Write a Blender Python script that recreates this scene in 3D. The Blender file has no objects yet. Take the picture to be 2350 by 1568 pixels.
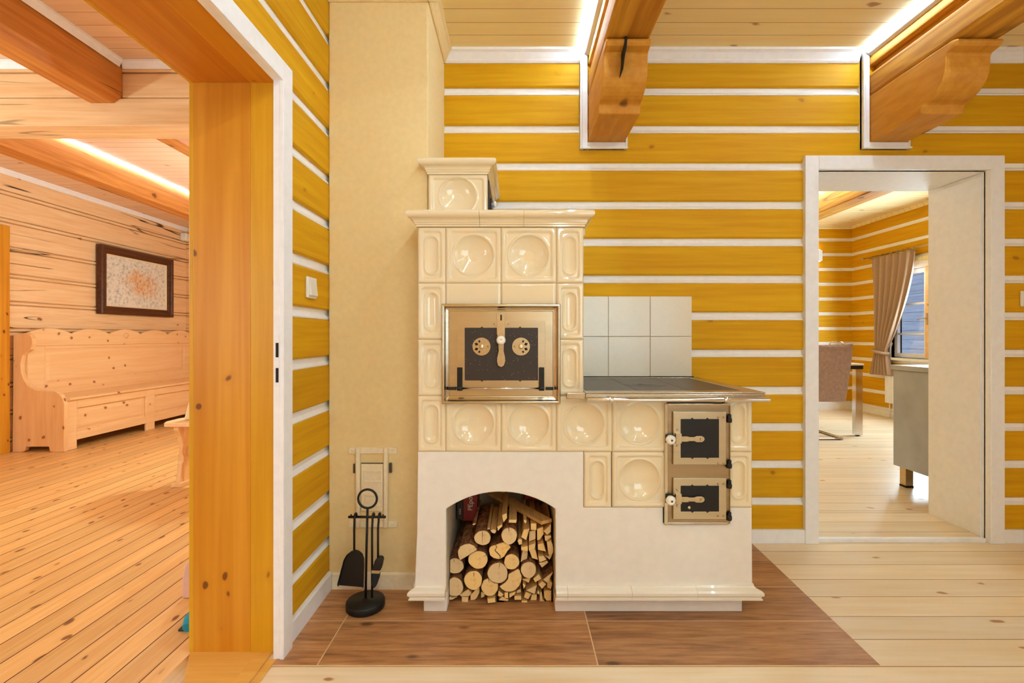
import bpy, bmesh, math, random
from mathutils import Vector, Matrix
random.seed(7)
SC = bpy.context.scene
COL = SC.collection
# ---- survey of the photograph: eye height 1.08 m, 16.9 mm lens, eye at x=0, y=0, looking along +Y
F, CX, CY, H = 1100.0, 1185.0, 772.0, 1.08
def X(px, Y): return (px - CX) * Y / F
def Z(py, Y): return H + (CY - py) * Y / F
def YF(py): return F * H / (py - CY)

# ------------------------------------------------------------------ mesh builder
class MB:
    def __init__(s): s.v = []; s.f = []; s.mi = []; s.m = 0; s.sm = []
    def add(s, vs, fs, smooth=False, m=None):
        b = len(s.v); s.v += [tuple(p) for p in vs]
        for f in fs:
            s.f.append([b + i for i in f]); s.mi.append(s.m if m is None else m); s.sm.append(smooth)
        return s
    def box(s, x0, x1, y0, y1, z0, z1, m=None):
        vs = [(x, y, z) for x in (x0, x1) for y in (y0, y1) for z in (z0, z1)]
        return s.add(vs, [(0,1,3,2),(4,6,7,5),(0,4,5,1),(2,3,7,6),(0,2,6,4),(1,5,7,3)], m=m)
    def prism(s, poly, axis, a, b, smooth=False, m=None):
        # poly = 2D points in the two axes other than `axis` (in x,y,z order), extruded from a to b
        def P(p, t):
            if axis == 'X': return (t, p[0], p[1])
            if axis == 'Y': return (p[0], t, p[1])
            return (p[0], p[1], t)
        n = len(poly)
        vs = [P(p, a) for p in poly] + [P(p, b) for p in poly]
        s.add(vs, [tuple(range(n)), tuple(range(2*n-1, n-1, -1))], m=m)
        base = len(s.v) - 2*n
        for i in range(n):
            j = (i+1) % n
            s.f.append([base+i, base+j, base+n+j, base+n+i]); s.mi.append(s.m if m is None else m); s.sm.append(smooth)
        return s
    def loft(s, rings, cap=True, smooth=True, closed=True, m=None):
        n = len(rings[0]); vs = [p for r in rings for p in r]; fs = []
        for k in range(len(rings)-1):
            for i in range(n if closed else n-1):
                j = (i+1) % n
                fs.append((k*n+i, k*n+j, (k+1)*n+j, (k+1)*n+i))
        s.add(vs, fs, smooth, m)
        if cap and closed:
            b = len(s.v) - len(vs)
            for r, o in ((0, 0), (len(rings)-1, 1)):
                ids = [b + r*n + i for i in range(n)]
                s.f.append(ids if o else ids[::-1]); s.mi.append(s.m if m is None else m); s.sm.append(False)
        return s
    def tube(s, pts, r, n=12, m=None, cap=True, closed=False):
        pts = [Vector(p) for p in pts]; rings = []
        rr = r if isinstance(r, (list, tuple)) else [r]*len(pts)
        up = None
        for i, p in enumerate(pts):
            if closed: d = pts[(i+1) % len(pts)] - pts[i-1]
            else: d = (pts[min(i+1, len(pts)-1)] - pts[max(i-1, 0)])
            d.normalize()
            if up is None:
                up = Vector((0,0,1)) if abs(d.z) < .9 else Vector((1,0,0))
            a = d.cross(up); a.normalize(); b = a.cross(d); up = b
            rings.append([p + (a*math.cos(2*math.pi*k/n) + b*math.sin(2*math.pi*k/n))*rr[i] for k in range(n)])
        if closed: rings.append(rings[0]); cap = False
        return s.loft(rings, cap, True, m=m)
    def lathe(s, prof, c, axis='Z', n=32, m=None):
        rings = []
        for r, h in prof:
            ring = []
            for k in range(n):
                a = 2*math.pi*k/n; u, w = r*math.cos(a), r*math.sin(a)
                ring.append({'Z': (c[0]+u, c[1]+w, c[2]+h), 'Y': (c[0]+u, c[1]+h, c[2]+w), 'X': (c[0]+h, c[1]+u, c[2]+w)}[axis])
            rings.append(ring)
        return s.loft(rings, True, True, m=m)
    def height(s, x0, x1, z0, z1, y, hf, nx, nz, m=None, back=.02):
        # relief facing -Y; hf(u,v) in metres from the centre, returns how far it comes forward of plane y
        vs = []; cx, cz = (x0+x1)/2, (z0+z1)/2
        for j in range(nz+1):
            for i in range(nx+1):
                u = x0 + (x1-x0)*i/nx; w = z0 + (z1-z0)*j/nz
                vs.append((u, y - hf(u-cx, w-cz), w))
        fs = [(j*(nx+1)+i, j*(nx+1)+i+1, (j+1)*(nx+1)+i+1, (j+1)*(nx+1)+i) for j in range(nz) for i in range(nx)]
        s.add(vs, fs, True, m)
        per = [i for i in range(nx+1)] + [j*(nx+1)+nx for j in range(1, nz+1)] + [nz*(nx+1)+i for i in range(nx-1, -1, -1)] + [j*(nx+1) for j in range(nz-1, 0, -1)]
        b = len(s.v) - len(vs); b2 = len(s.v)
        s.v += [(s.v[b+i][0], y+back, s.v[b+i][2]) for i in per]
        n = len(per)
        for k in range(n):
            q = (k+1) % n
            s.f.append([b+per[q], b+per[k], b2+k, b2+q]); s.mi.append(s.m if m is None else m); s.sm.append(False)
        s.f.append([b2+k for k in range(n)]); s.mi.append(s.m if m is None else m); s.sm.append(False)
        return s
    def rot(s, ang, axis, c, start=0):
        R = Matrix.Rotation(ang, 3, axis); c = Vector(c)
        for i in range(start, len(s.v)): s.v[i] = tuple(R @ (Vector(s.v[i]) - c) + c)
        return s

def obj(name, mb, mats, parent=None, bevel=0, seg=2, origin=None, label=None, cat=None, group=None, kind=None, sub=0):
    me = bpy.data.meshes.new(name)
    if origin is None:
        xs = [p[0] for p in mb.v]; ys = [p[1] for p in mb.v]; zs = [p[2] for p in mb.v]
        origin = ((min(xs)+max(xs))/2, (min(ys)+max(ys))/2, min(zs))
    o3 = Vector(origin)
    me.from_pydata([tuple(Vector(p)-o3) for p in mb.v], [], mb.f)
    for m in (mats if isinstance(mats, (list, tuple)) else [mats]): me.materials.append(m)
    me.polygons.foreach_set('material_index', mb.mi)
    me.polygons.foreach_set('use_smooth', mb.sm)
    bm = bmesh.new(); bm.from_mesh(me)
    bmesh.ops.recalc_face_normals(bm, faces=bm.faces)
    bm.to_mesh(me); bm.free()
    o = bpy.data.objects.new(name, me); COL.objects.link(o)
    if parent is not None:
        o.parent = parent; o.location = o3 - wloc(parent)
    else: o.location = o3
    if bevel:
        b = o.modifiers.new('bevel', 'BEVEL'); b.width = bevel; b.segments = seg; b.limit_method = 'ANGLE'; b.angle_limit = math.radians(40)
        b.harden_normals = False
    if sub:
        u = o.modifiers.new('sub', 'SUBSURF'); u.levels = sub; u.render_levels = sub
    tag(o, label, cat, group, kind)
    return o
def wloc(o):
    v = Vector(o.location)
    while o.parent: o = o.parent; v += Vector(o.location)
    return v
def tag(o, label=None, cat=None, group=None, kind=None):
    if label: o['label'] = label
    if cat: o['category'] = cat
    if group: o['group'] = group
    if kind: o['kind'] = kind
    return o
def thing(name, loc, label, cat, group=None):
    o = bpy.data.objects.new(name, None); COL.objects.link(o); o.location = loc; o.empty_display_size = .1
    return tag(o, label, cat, group)
def struct(name, mb, mats, bevel=0, parent=None, label=None):
    return obj(name, mb, mats, parent=parent, bevel=bevel, origin=(0,0,0) if parent is None else tuple(wloc(parent)), kind='structure', label=label)

# ------------------------------------------------------------------ materials
def lin(c):
    def g(u):
        u /= 255.0
        return u/12.92 if u <= .04045 else ((u+.055)/1.055)**2.4
    return (g(c[0]), g(c[1]), g(c[2]), 1.0)
class NG:
    def __init__(s, name):
        s.m = bpy.data.materials.new(name); s.m.use_nodes = True; s.t = s.m.node_tree; s.t.nodes.clear()
        s.out = s.t.nodes.new('ShaderNodeOutputMaterial')
    def n(s, typ, ins=None, **props):
        nd = s.t.nodes.new('ShaderNode' + typ)
        for k, v in props.items(): setattr(nd, k, v)
        for k, v in (ins or {}).items():
            sk = nd.inputs[k]
            if isinstance(v, bpy.types.NodeSocket): s.t.links.new(v, sk)
            else: sk.default_value = v
        return nd
    def math(s, op, a, b=0.0, c=0.0, clamp=False):
        return s.n('Math', {0: a, 1: b, 2: c}, operation=op, use_clamp=clamp).outputs[0]
    def mix(s, fac, a, b, blend='MIX'):
        return s.n('Mix', {0: fac, 6: a, 7: b}, data_type='RGBA', blend_type=blend).outputs[2]
    def ramp(s, fac, stops):
        r = s.n('ValToRGB', {0: fac}); e = r.color_ramp.elements
        e[0].position, e[0].color = stops[0]; e[1].position, e[1].color = stops[-1]
        for p, c in stops[1:-1]:
            x = e.new(p); x.color = c
        return r.outputs[0]
    def step(s, v, lo, hi):   # 0 below lo, 1 above hi
        return s.n('MapRange', {0: v, 1: lo, 2: hi, 3: 0.0, 4: 1.0}, interpolation_type='SMOOTHSTEP', clamp=True).outputs[0]
    def bsdf(s, color, rough=.5, metal=0.0, normal=None, coat=0.0, spec=.5, extra=None):
        ins = {'Base Color': color, 'Roughness': rough, 'Metallic': metal, 'Coat Weight': coat, 'Specular IOR Level': spec}
        if normal is not None: ins['Normal'] = normal
        ins.update(extra or {})
        b = s.n('BsdfPrincipled', ins); s.t.links.new(b.outputs[0], s.out.inputs[0]); return s.m
    def bump(s, h, strength=.2, dist=.002):
        return s.n('Bump', {'Height': h, 'Strength': strength, 'Distance': dist}).outputs[0]

def plain(name, c, rough=.5, metal=0.0, coat=0.0, bump=0, bscale=60, var=.04, spec=.5, anis=None):
    g = NG(name); tc = g.n('TexCoord').outputs['Object']
    if anis:
        tc = g.n('Mapping', {0: tc, 3: anis}).outputs[0]
    nz = g.n('TexNoise', {'Vector': tc, 'Scale': bscale, 'Detail': 4.0}).outputs[0]
    col = lin(c)
    d = tuple(max(0, k*(1-var*2)) for k in col[:3]) + (1,)
    l = tuple(min(1, k*(1+var)) for k in col[:3]) + (1,)
    cc = g.ramp(nz, [(.3, d), (.7, l)])
    return g.bsdf(cc, rough, metal, g.bump(nz, bump, .003) if bump else None, coat, spec)

def wood(name, light, dark, axis='X', fine=55., stretch=.05, knot=None, kscale=4.5, kgate=.55, kr=.13, board=None, gap=(60,35,15), gapw=.02,
         rough=.45, bump=.12, lo=.3, hi=.72, boardvar=.16, rings=.5, crack=0., coat=0., spec=.3, objrand=True, kst=.4):
    g = NG(name); tc = g.n('TexCoord').outputs['Object']
    ai = 'XYZ'.index(axis)
    if objrand:
        r = g.n('ObjectInfo').outputs['Random']
        off = g.n('CombineXYZ', {0: g.math('MULTIPLY', r, 7.3), 1: g.math('MULTIPLY', r, 13.1), 2: g.math('MULTIPLY', r, 5.7)}).outputs[0]
        base = tc; tc = g.n('VectorMath', {0: tc, 1: off}, operation='ADD').outputs[0]
    else: base = tc
    rnd = None
    if board:
        bax, bw, boff = board
        sep = g.n('SeparateXYZ', {0: base})
        t = g.math('ADD', g.math('DIVIDE', sep.outputs['XYZ'.index(bax)], bw), boff)
        idx = g.math('FLOOR', t); fr = g.math('FRACT', t)
        wn = g.n('TexWhiteNoise', {'W': idx}, noise_dimensions='1D'); rnd = wn.outputs['Value']
        off = g.n('CombineXYZ', {0: g.math('MULTIPLY', rnd, 17.), 1: g.math('MULTIPLY', rnd, 29.), 2: g.math('MULTIPLY', rnd, 11.)}).outputs[0]
        tc = g.n('VectorMath', {0: tc, 1: off}, operation='ADD').outputs[0]
    sc = [1.0, 1.0, 1.0]; sc[ai] = stretch
    v = g.n('Mapping', {0: tc, 3: sc}).outputs[0]
    n1 = g.n('TexNoise', {'Vector': v, 'Scale': fine, 'Detail': 5.0, 'Roughness': .6}).outputs[0]
    n2 = g.n('TexNoise', {'Vector': v, 'Scale': fine*.22, 'Detail': 3.0, 'Distortion': .8}).outputs[0]
    band = g.math('SINE', g.math('MULTIPLY', n2, 42.))
    fac = g.math('ADD', g.math('MULTIPLY', n1, 1-rings*.5), g.math('MULTIPLY', g.math('ADD', g.math('MULTIPLY', band, .5*rings*.45), n2), rings*.5))
    col = g.ramp(fac, [(lo, lin(dark)), ((lo+hi)/2, tuple((a+b)/2 for a, b in zip(lin(dark), lin(light)))), (hi, lin(light))])
    hgt = n1
    if knot:
        sk = [1.0, 1.0, 1.0]; sk[ai] = kst
        wob = g.n('TexNoise', {'Vector': tc, 'Scale': 9.0, 'Detail': 2.0}).outputs['Color']
        kv = g.n('VectorMath', {0: tc, 1: g.n('VectorMath', {0: wob, 3: .05}, operation='SCALE').outputs[0]}, operation='ADD').outputs[0]
        kv = g.n('Mapping', {0: kv, 3: sk}).outputs[0]
        vo = g.n('TexVoronoi', {'Vector': kv, 'Scale': kscale, 'Randomness': 1.0})
        gate = g.step(g.n('SeparateColor', {0: vo.outputs['Color']}).outputs[0], kgate, kgate+.02)
        d = vo.outputs['Distance']
        halo = g.math('MULTIPLY', g.math('SUBTRACT', 1.0, g.step(d, kr*.5, kr*2.2)), gate)
        core = g.math('MULTIPLY', g.math('SUBTRACT', 1.0, g.step(d, kr*.55, kr)), gate)
        col = g.mix(g.math('MULTIPLY', halo, .35), col, lin(dark))
        col = g.mix(g.math('MULTIPLY', core, .85), col, lin(knot))
    if crack:
        cs = [1.0, 1.0, 1.0]; cs[ai] = .06
        cv = g.n('Mapping', {0: tc, 3: cs}).outputs[0]
        cn = g.n('TexNoise', {'Vector': cv, 'Scale': 5.5, 'Detail': 2.5, 'Distortion': .25}).outputs[0]
        d = g.math('ABSOLUTE', g.math('SUBTRACT', cn, .5))
        gate = g.n('TexNoise', {'Vector': tc, 'Scale': 1.3, 'Detail': 1.0}).outputs[0]
        cm = g.math('MULTIPLY', g.math('SUBTRACT', 1.0, g.step(d, .003, .010)), g.step(gate, .50, .58))
        col = g.mix(g.math('MULTIPLY', cm, crack), col, lin((70, 35, 12)))
    if board:
        col = g.n('HueSaturation', {'Value': g.math('ADD', 1-boardvar*.6, g.math('MULTIPLY', rnd, boardvar)), 'Color': col}).outputs[0]
        ed = g.math('MINIMUM', fr, g.math('SUBTRACT', 1.0, fr))
        gm = g.math('SUBTRACT', 1.0, g.step(ed, gapw*.5, gapw))
        col = g.mix(gm, col, lin(gap))
        hgt = g.math('SUBTRACT', n1, g.math('MULTIPLY', gm, 3.0))
    return g.bsdf(col, rough, 0, g.bump(hgt, bump, .002), coat, spec)

def emit(name, c, st):
    g = NG(name); e = g.n('Emission', {0: lin(c), 1: st}); g.t.links.new(e.outputs[0], g.out.inputs[0]); return g.m

M = {}
M['log'] = wood('golden_log_x', (230,178,22), (208,146,4), 'X', 40, .05, knot=(170,112,20), kscale=8., kgate=.55, kr=.10, rough=.6, crack=0, lo=.28, hi=.75, spec=.2, kst=.6, board=('Z', .1955, -.092), gap=(215,158,16), gapw=.004, boardvar=.13, objrand=False)
M['logd'] = wood('golden_log_x_dining', (230,178,22), (208,146,4), 'X', 40, .05, knot=(170,112,20), kscale=8., kgate=.55, kr=.10, rough=.6, crack=0, lo=.28, hi=.75, spec=.2, kst=.6)
M['logy'] = wood('golden_log_y', (228,176,20), (206,144,4), 'Y', 40, .05, knot=(170,112,20), kscale=8., kgate=.55, kr=.10, rough=.6, crack=0, lo=.28, hi=.75, spec=.2, kst=.6, board=('Z', .1955, -.092), gap=(215,158,16), gapw=.004, boardvar=.13, objrand=False)
M['logyd'] = wood('golden_log_y_dining', (228,176,20), (206,144,4), 'Y', 40, .05, knot=(170,112,20), kscale=8., kgate=.55, kr=.10, rough=.6, crack=0, lo=.28, hi=.75, spec=.2, kst=.6)
M['white'] = plain('white_paint', (247,246,250), .6, bump=.05, bscale=30, var=.02)
M['chink'] = plain('chinking_white', (251,249,250), .6, bump=.1, bscale=25, var=.025)
M['plaster'] = plain('cream_plaster', (239,213,158), .8, bump=.25, bscale=45, var=.02)
M['lime'] = plain('white_lime_plaster', (240,233,226), .75, bump=.3, bscale=22, var=.02)
M['glaze'] = plain('cream_glaze', (240,222,188), .09, coat=.5, bump=.0, bscale=8, var=.015)
M['glazebase'] = plain('pale_glaze', (241,232,216), .16, coat=.3, bscale=8, var=.015)
M['tilewhite'] = plain('white_tile', (240,228,206), .18, var=.01)
M['grout'] = plain('grout', (205,186,155), .8)
M['steel'] = plain('brushed_steel', (210,196,170), .22, 1.0, bscale=30, var=.05, anis=(.05, 1, 1), bump=.03)
M['steel2'] = plain('satin_steel_door', (206,190,158), .3, 1.0, bscale=30, var=.05, anis=(.05, 1, 1), bump=.03)
M['steel3'] = plain('dull_steel_frame', (176,150,116), .34, 1.0, bscale=30, var=.08, anis=(.05, 1, 1), bump=.03)
M['chrome'] = plain('chrome', (225,222,220), .12, 1.0, var=.02)
M['castiron'] = plain('grey_hotplate', (92,84,76), .38, .6, bump=.1, bscale=90, var=.08)
M['blackiron'] = plain('black_iron', (30,26,24), .45, .3, bump=.08, bscale=120, var=.1)
M['porcelain'] = plain('porcelain', (245,240,232), .12, coat=.5, var=.01)
M['dark'] = plain('dark_hole', (25,18,14), .8)
M['ceil'] = wood('whitewashed_ceiling', (253,238,192), (247,224,166), 'X', 40, .05, knot=(170,115,65), kscale=9., kgate=.45, kr=.16, board=('Y', .096, .3), gap=(190,150,105), gapw=.025, rough=.55, boardvar=.07, objrand=False)
M['ceill'] = wood('whitewashed_ceiling_left', (244,214,184), (234,192,154), 'X', 40, .05, knot=(170,105,65), kscale=9., kgate=.5, kr=.15, board=('Y', .096, .3), gap=(190,140,100), gapw=.025, rough=.55, boardvar=.06, objrand=False)
M['floor'] = wood('pine_floor_x', (246,230,204), (232,204,160), 'X', 30, .06, knot=(165,100,40), kscale=8.5, kgate=.42, kr=.11, board=('Y', .14, -.193), gap=(150,105,50), gapw=.016, rough=.32, boardvar=.16, objrand=False, kst=.4)
M['floorl'] = wood('old_pine_floor_y', (242,196,130), (220,160,92), 'Y', 55, .05, knot=(110,55,20), kscale=15., kgate=.35, kr=.2, board=('X', .105, .2), gap=(95,45,15), gapw=.03, rough=.34, boardvar=.2, objrand=False, kst=.45)
M['sill'] = wood('threshold_wood', (238,186,98), (214,150,58), 'X', 30, .05, knot=(120,65,20), kscale=4, kgate=.6, kr=.1, rough=.4, objrand=True)
M['beam'] = wood('beam_wood_y', (224,166,60), (164,98,22), 'Y', 30, .05, knot=(105,55,18), kscale=5., kgate=.45, kr=.14, rough=.6, crack=.5, bump=.3, rings=.8, kst=.6)
M['corbel'] = wood('corbel_wood', (222,160,62), (198,130,38), 'Y', 30, .2, knot=(110,60,22), kscale=5., kgate=.45, kr=.14, rough=.55, rings=.4, kst=.6)
M['beaml'] = wood('old_beam_y', (224,150,72), (178,102,36), 'Y', 36, .05, knot=(100,50,20), kscale=5., kgate=.45, kr=.14, rough=.6, crack=.7, bump=.3, kst=.6)
M['beamx'] = wood('old_beam_x', (248,212,164), (224,170,114), 'X', 36, .05, knot=(110,55,22), kscale=5., kgate=.45, kr=.14, rough=.6, crack=.5, bump=.3, kst=.6)
M['jamb'] = wood('jamb_pine_z', (228,162,50), (204,128,24), 'Z', 26, .04, knot=(110,55,18), kscale=11., kgate=.5, kr=.14, rough=.38, rings=.8, kst=.7)
M['jambl'] = wood('jamb_strip_z', (230,176,42), (206,142,20), 'Z', 26, .04, knot=(130,75,20), kscale=11., kgate=.5, kr=.14, rough=.38, kst=.7)
M['heady'] = wood('head_pine_y', (222,148,46), (196,116,24), 'Y', 26, .04, knot=(110,55,18), kscale=11., kgate=.5, kr=.14, rough=.38, kst=.7)
M['headl'] = wood('head_strip_y', (224,154,42), (200,122,22), 'Y', 26, .04, knot=(120,65,18), kscale=11., kgate=.5, kr=.14, rough=.38, kst=.7)
M['oldlog'] = wood('hewn_log_y', (252,222,180), (238,190,136), 'Y', 42, .06, knot=(140,75,32), kscale=6., kgate=.5, kr=.12, rough=.55, crack=.95, bump=.25, kst=.6)
M['oldlogx'] = wood('hewn_log_x', (244,202,152), (226,168,110), 'X', 42, .06, knot=(140,75,32), kscale=6., kgate=.5, kr=.12, rough=.55, crack=.9, bump=.25, kst=.6)
M['pine'] = wood('bench_pine_y', (250,214,166), (240,192,138), 'Y', 30, .06, knot=(150,82,38), kscale=9., kgate=.3, kr=.17, rough=.4, kst=.8)
M['pinez'] = wood('bench_pine_z', (248,208,156), (236,184,126), 'Z', 30, .06, knot=(150,82,38), kscale=9., kgate=.3, kr=.17, rough=.4, kst=.8)
M['frame'] = wood('dark_frame_wood', (104,60,34), (62,32,18), 'Y', 40, .05, rough=.35)
M['endgrain'] = None
def fire_end():
    g = NG('log_end_grain'); tc = g.n('TexCoord').outputs['Object']; r = g.n('ObjectInfo').outputs['Random']
    w = g.n('TexWave', {'Vector': g.n('Mapping', {0: tc, 3: (1, .15, 1)}).outputs[0], 'Scale': 60., 'Distortion': 2.5, 'Detail': 2.}, wave_type='RINGS', rings_direction='Y').outputs[1]
    n = g.n('TexNoise', {'Vector': tc, 'Scale': 40., 'Detail': 5.}).outputs[0]
    c = g.mix(g.math('MULTIPLY', w, .25), lin((246,212,150)), lin((226,178,108)))
    c = g.mix(g.step(n, .5, .8), c, lin((222,166,92)))
    c = g.n('HueSaturation', {'Value': g.math('ADD', .9, g.math('MULTIPLY', r, .2)), 'Saturation': g.math('ADD', .85, g.math('MULTIPLY', r, .25)), 'Color': c}).outputs[0]
    return g.bsdf(c, .7, 0, g.bump(n, .3, .002))
M['endgrain'] = fire_end()
M['split'] = wood('split_wood_y', (236,190,122), (204,150,86), 'Y', 60, .06, rough=.7, bump=.3)
def bark():
    g = NG('bark'); tc = g.n('TexCoord').outputs['Object']
    n = g.n('TexNoise', {'Vector': g.n('Mapping', {0: tc, 3: (1, .5, 1)}).outputs[0], 'Scale': 70., 'Detail': 6., 'Roughness': .7}).outputs[0]
    c = g.ramp(n, [(.32, lin((66,38,20))), (.5, lin((140,86,46))), (.72, lin((200,142,86)))])
    return g.bsdf(c, .85, 0, g.bump(n, .8, .006))
M['bark'] = bark()
def hearth():
    g = NG('wood_look_hearth_tile'); tc = g.n('TexCoord').outputs['Object']
    sep = g.n('SeparateXYZ', {0: tc}); x, y = sep.outputs[0], sep.outputs[1]
    ty = g.math('DIVIDE', g.math('SUBTRACT', y, 1.567), .246); tx = g.math('DIVIDE', g.math('ADD', g.math('MINIMUM', x, 1.15), .652), .919)
    iy, ix = g.math('FLOOR', ty), g.math('FLOOR', tx)
    rnd = g.n('TexWhiteNoise', {0: g.n('CombineXYZ', {0: ix, 1: iy, 2: 3.0}).outputs[0]}, noise_dimensions='3D').outputs['Value']
    off = g.n('CombineXYZ', {0: g.math('MULTIPLY', rnd, 9.), 1: g.math('MULTIPLY', rnd, 23.), 2: 0.0}).outputs[0]
    v = g.n('Mapping', {0: g.n('VectorMath', {0: tc, 1: off}, operation='ADD').outputs[0], 3: (.10, 1, 1)}).outputs[0]
    n1 = g.n('TexNoise', {'Vector': v, 'Scale': 75., 'Detail': 6., 'Roughness': .62}).outputs[0]
    n2 = g.n('TexNoise', {'Vector': v, 'Scale': 9., 'Detail': 3., 'Distortion': 1.}).outputs[0]
    f = g.math('ADD', g.math('MULTIPLY', n1, .55), g.math('MULTIPLY', n2, .45))
    c = g.ramp(f, [(.30, lin((112,68,40))), (.5, lin((180,126,80))), (.70, lin((212,160,110)))])
    k = g.n('TexVoronoi', {'Vector': g.n('Mapping', {0: tc, 3: (.5, 1, 1)}).outputs[0], 'Scale': 7.}).outputs['Distance']
    c = g.mix(g.math('MULTIPLY', g.math('SUBTRACT', 1.0, g.step(k, .04, .12)), .7), c, lin((52,28,16)))
    c = g.n('HueSaturation', {'Value': g.math('ADD', .82, g.math('MULTIPLY', rnd, .36)), 'Color': c}).outputs[0]
    fx, fy = g.math('FRACT', tx), g.math('FRACT', ty)
    ex = g.math('MULTIPLY', g.math('MINIMUM', fx, g.math('SUBTRACT', 1.0, fx)), .919)
    ey = g.math('MULTIPLY', g.math('MINIMUM', fy, g.math('SUBTRACT', 1.0, fy)), .246)
    gm = g.math('SUBTRACT', 1.0, g.step(g.math('MINIMUM', ex, ey), .0016, .0026))
    c = g.mix(gm, c, lin((222,186,142)))
    return g.bsdf(c, .4, 0, g.bump(g.math('SUBTRACT', n1, gm), .12, .002))
M['hearth'] = hearth()
def speck():
    g = NG('speckled_black_panel'); tc = g.n('TexCoord').outputs['Object']
    v = g.n('TexVoronoi', {'Vector': tc, 'Scale': 170.})
    gate = g.step(g.n('SeparateColor', {0: v.outputs['Color']}).outputs[0], .8, .82)
    s = g.math('MULTIPLY', g.math('SUBTRACT', 1.0, g.step(v.outputs['Distance'], .12, .2)), gate)
    return g.bsdf(g.mix(s, lin((48,36,30)), lin((190,178,165))), .5)
M['speck'] = speck()
def painting():
    g = NG('painted_canvas'); tc = g.n('TexCoord').outputs['Object']
    sep = g.n('SeparateXYZ', {0: tc}); 
    n = g.n('TexNoise', {'Vector': tc, 'Scale': 26., 'Detail': 8., 'Roughness': .75}).outputs[0]
    b = g.n('TexNoise', {'Vector': tc, 'Scale': 5., 'Detail': 5.}).outputs[0]
    yy = g.math('POWER', g.math('MULTIPLY', g.math('ADD', sep.outputs[1], -.05), 2.6), 2.0); zz = g.math('POWER', g.math('MULTIPLY', g.math('ADD', sep.outputs[2], -.30), 4.2), 2.0)
    b = g.math('ADD', g.math('MULTIPLY', b, .6), g.math('SUBTRACT', .42, g.math('MULTIPLY', g.math('ADD', yy, zz), .45)))
    base = g.ramp(n, [(.3, lin((110,116,122))), (.45, lin((214,214,208))), (.58, lin((240,236,226))), (.75, lin((176,192,206)))])
    warm = g.ramp(n, [(.3, lin((140,80,40))), (.5, lin((226,160,80))), (.7, lin((240,214,160)))])
    c = g.mix(g.math('MULTIPLY', g.step(b, .42, .70), .75), base, warm)
    return g.bsdf(c, .6, 0, g.bump(n, .3, .002))
M['painting'] = painting()
M['led'] = emit('led_light', (206,236,255), 135.)
M['ledcool'] = emit('led_light_cool', (212,236,255), 24.)
M['paintedmetal'] = plain('painted_metal', (244,228,196), .6, bump=.15, bscale=60, var=.03)
M['fabric'] = plain('curtain_cloth', (182,150,122), .9, bump=.25, bscale=220, var=.05)
M['suede'] = plain('grey_brown_suede', (178,154,152), .85, bump=.2, bscale=35, var=.09)
M['metalgrey'] = plain('grey_cabinet_metal', (180,190,214), .4, .15, bscale=5, var=.08)
M['plastic'] = plain('white_plastic', (240,234,224), .3, var=.01)
M['pinkplastic'] = plain('pale_pink_plastic', (232,190,180), .4, var=.02)
M['teal'] = plain('teal_cloth', (30,150,180), .8, var=.06, bump=.2)
M['red'] = plain('dark_red_packaging', (130,18,20), .4, var=.1, bscale=20)
M['darkpack'] = plain('black_brown_packaging', (52,38,32), .45, var=.1)
M['letter'] = plain('white_lettering', (236,214,190), .6)
M['cloth'] = plain('cream_cloth', (240,220,180), .85, bump=.2, bscale=120)
M['bristle'] = plain('black_bristle', (22,22,24), .8, bump=.6, bscale=160, var=.2)
M['brass'] = plain('brass_pale', (206,184,146), .34, 1.0, var=.05)
M['snow'] = plain('snowy_ground', (235,240,248), .8)
M['housewall'] = wood('grey_timber', (196,204,218), (148,158,178), 'Y', 30, .05, board=('Z', .2, 0), rough=.8)
def glass():
    g = NG('window_glass'); t = g.n('BsdfTransparent', {0: (.97, .985, 1, 1)}); gl = g.n('BsdfGlossy', {0: (1, 1, 1, 1), 1: .02})
    mx = g.n('MixShader', {0: .06, 1: t.outputs[0], 2: gl.outputs[0]}); g.t.links.new(mx.outputs[0], g.out.inputs[0]); return g.m
M['glass'] = glass()
P_REAR, P_SIDE, P_LEFT, P_DIN, P_FILL, P_FILL_L, P_FILL_DIN, EXPO = 35., 11., 36., 110., 26., 88., 32., -.49
# ================================================================== ROOM SHELL
YW = 2.51            # back wall, front of the logs
def zb(py): return H + (CY - py) / 438.0
COURSES = [(1217,1160),(1143,1075),(1058,990),(972,906),(888,820),(803,735),(717,650),(632,565),(547,480),(462,391),(373,305),(287,218),(200,138)]
COURSES = [(zb(a), zb(b)) for a, b in COURSES]
def logwall(name, axis, plane, sgn, segs, courses, mlog, thick=.1, dz=0., mslab=None, label=None):
    mb = MB(); D = lambda d: plane - sgn*d
    for a0, a1, z0, z1 in segs:
        lo, hi = sorted((D(.016), D(thick)))
        if axis == 'X': mb.box(a0, a1, lo, hi, z0, z1, m=1)
        else: mb.box(lo, hi, a0, a1, z0, z1, m=1)
        prev = None
        for c0, c1 in courses:
            c0 += dz; c1 += dz
            u, w = max(c0, z0), min(c1, z1)
            if w - u > .015:
                mb.prism([(D(.045), u), (D(.007), u), (D(0), u+.007), (D(0), w-.007), (D(.007), w), (D(.045), w)], axis, a0, a1, m=0)
            if prev is not None and c0 > z0 and prev < z1:
                p, q = max(prev, z0), min(c0, z1); h = q-p
                if h > .01:
                    mb.prism([(D(.045), p), (D(.005), p), (D(.003), p+h*.12), (D(.019), p+.55*h), (D(.022), q), (D(.045), q)], axis, a0, a1, m=1)
            prev = c1
    return struct(name, mb, [mlog, M['chink'] if mslab is None else mslab], label=label)
logwall('wall_back', 'X', YW, -1, [(-.80, 1.555, 0, 2.58), (1.555, 2.482, 1.965, 2.58), (2.482, 3.42, 0, 2.58)], COURSES, M['log'], thick=.34)
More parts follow.
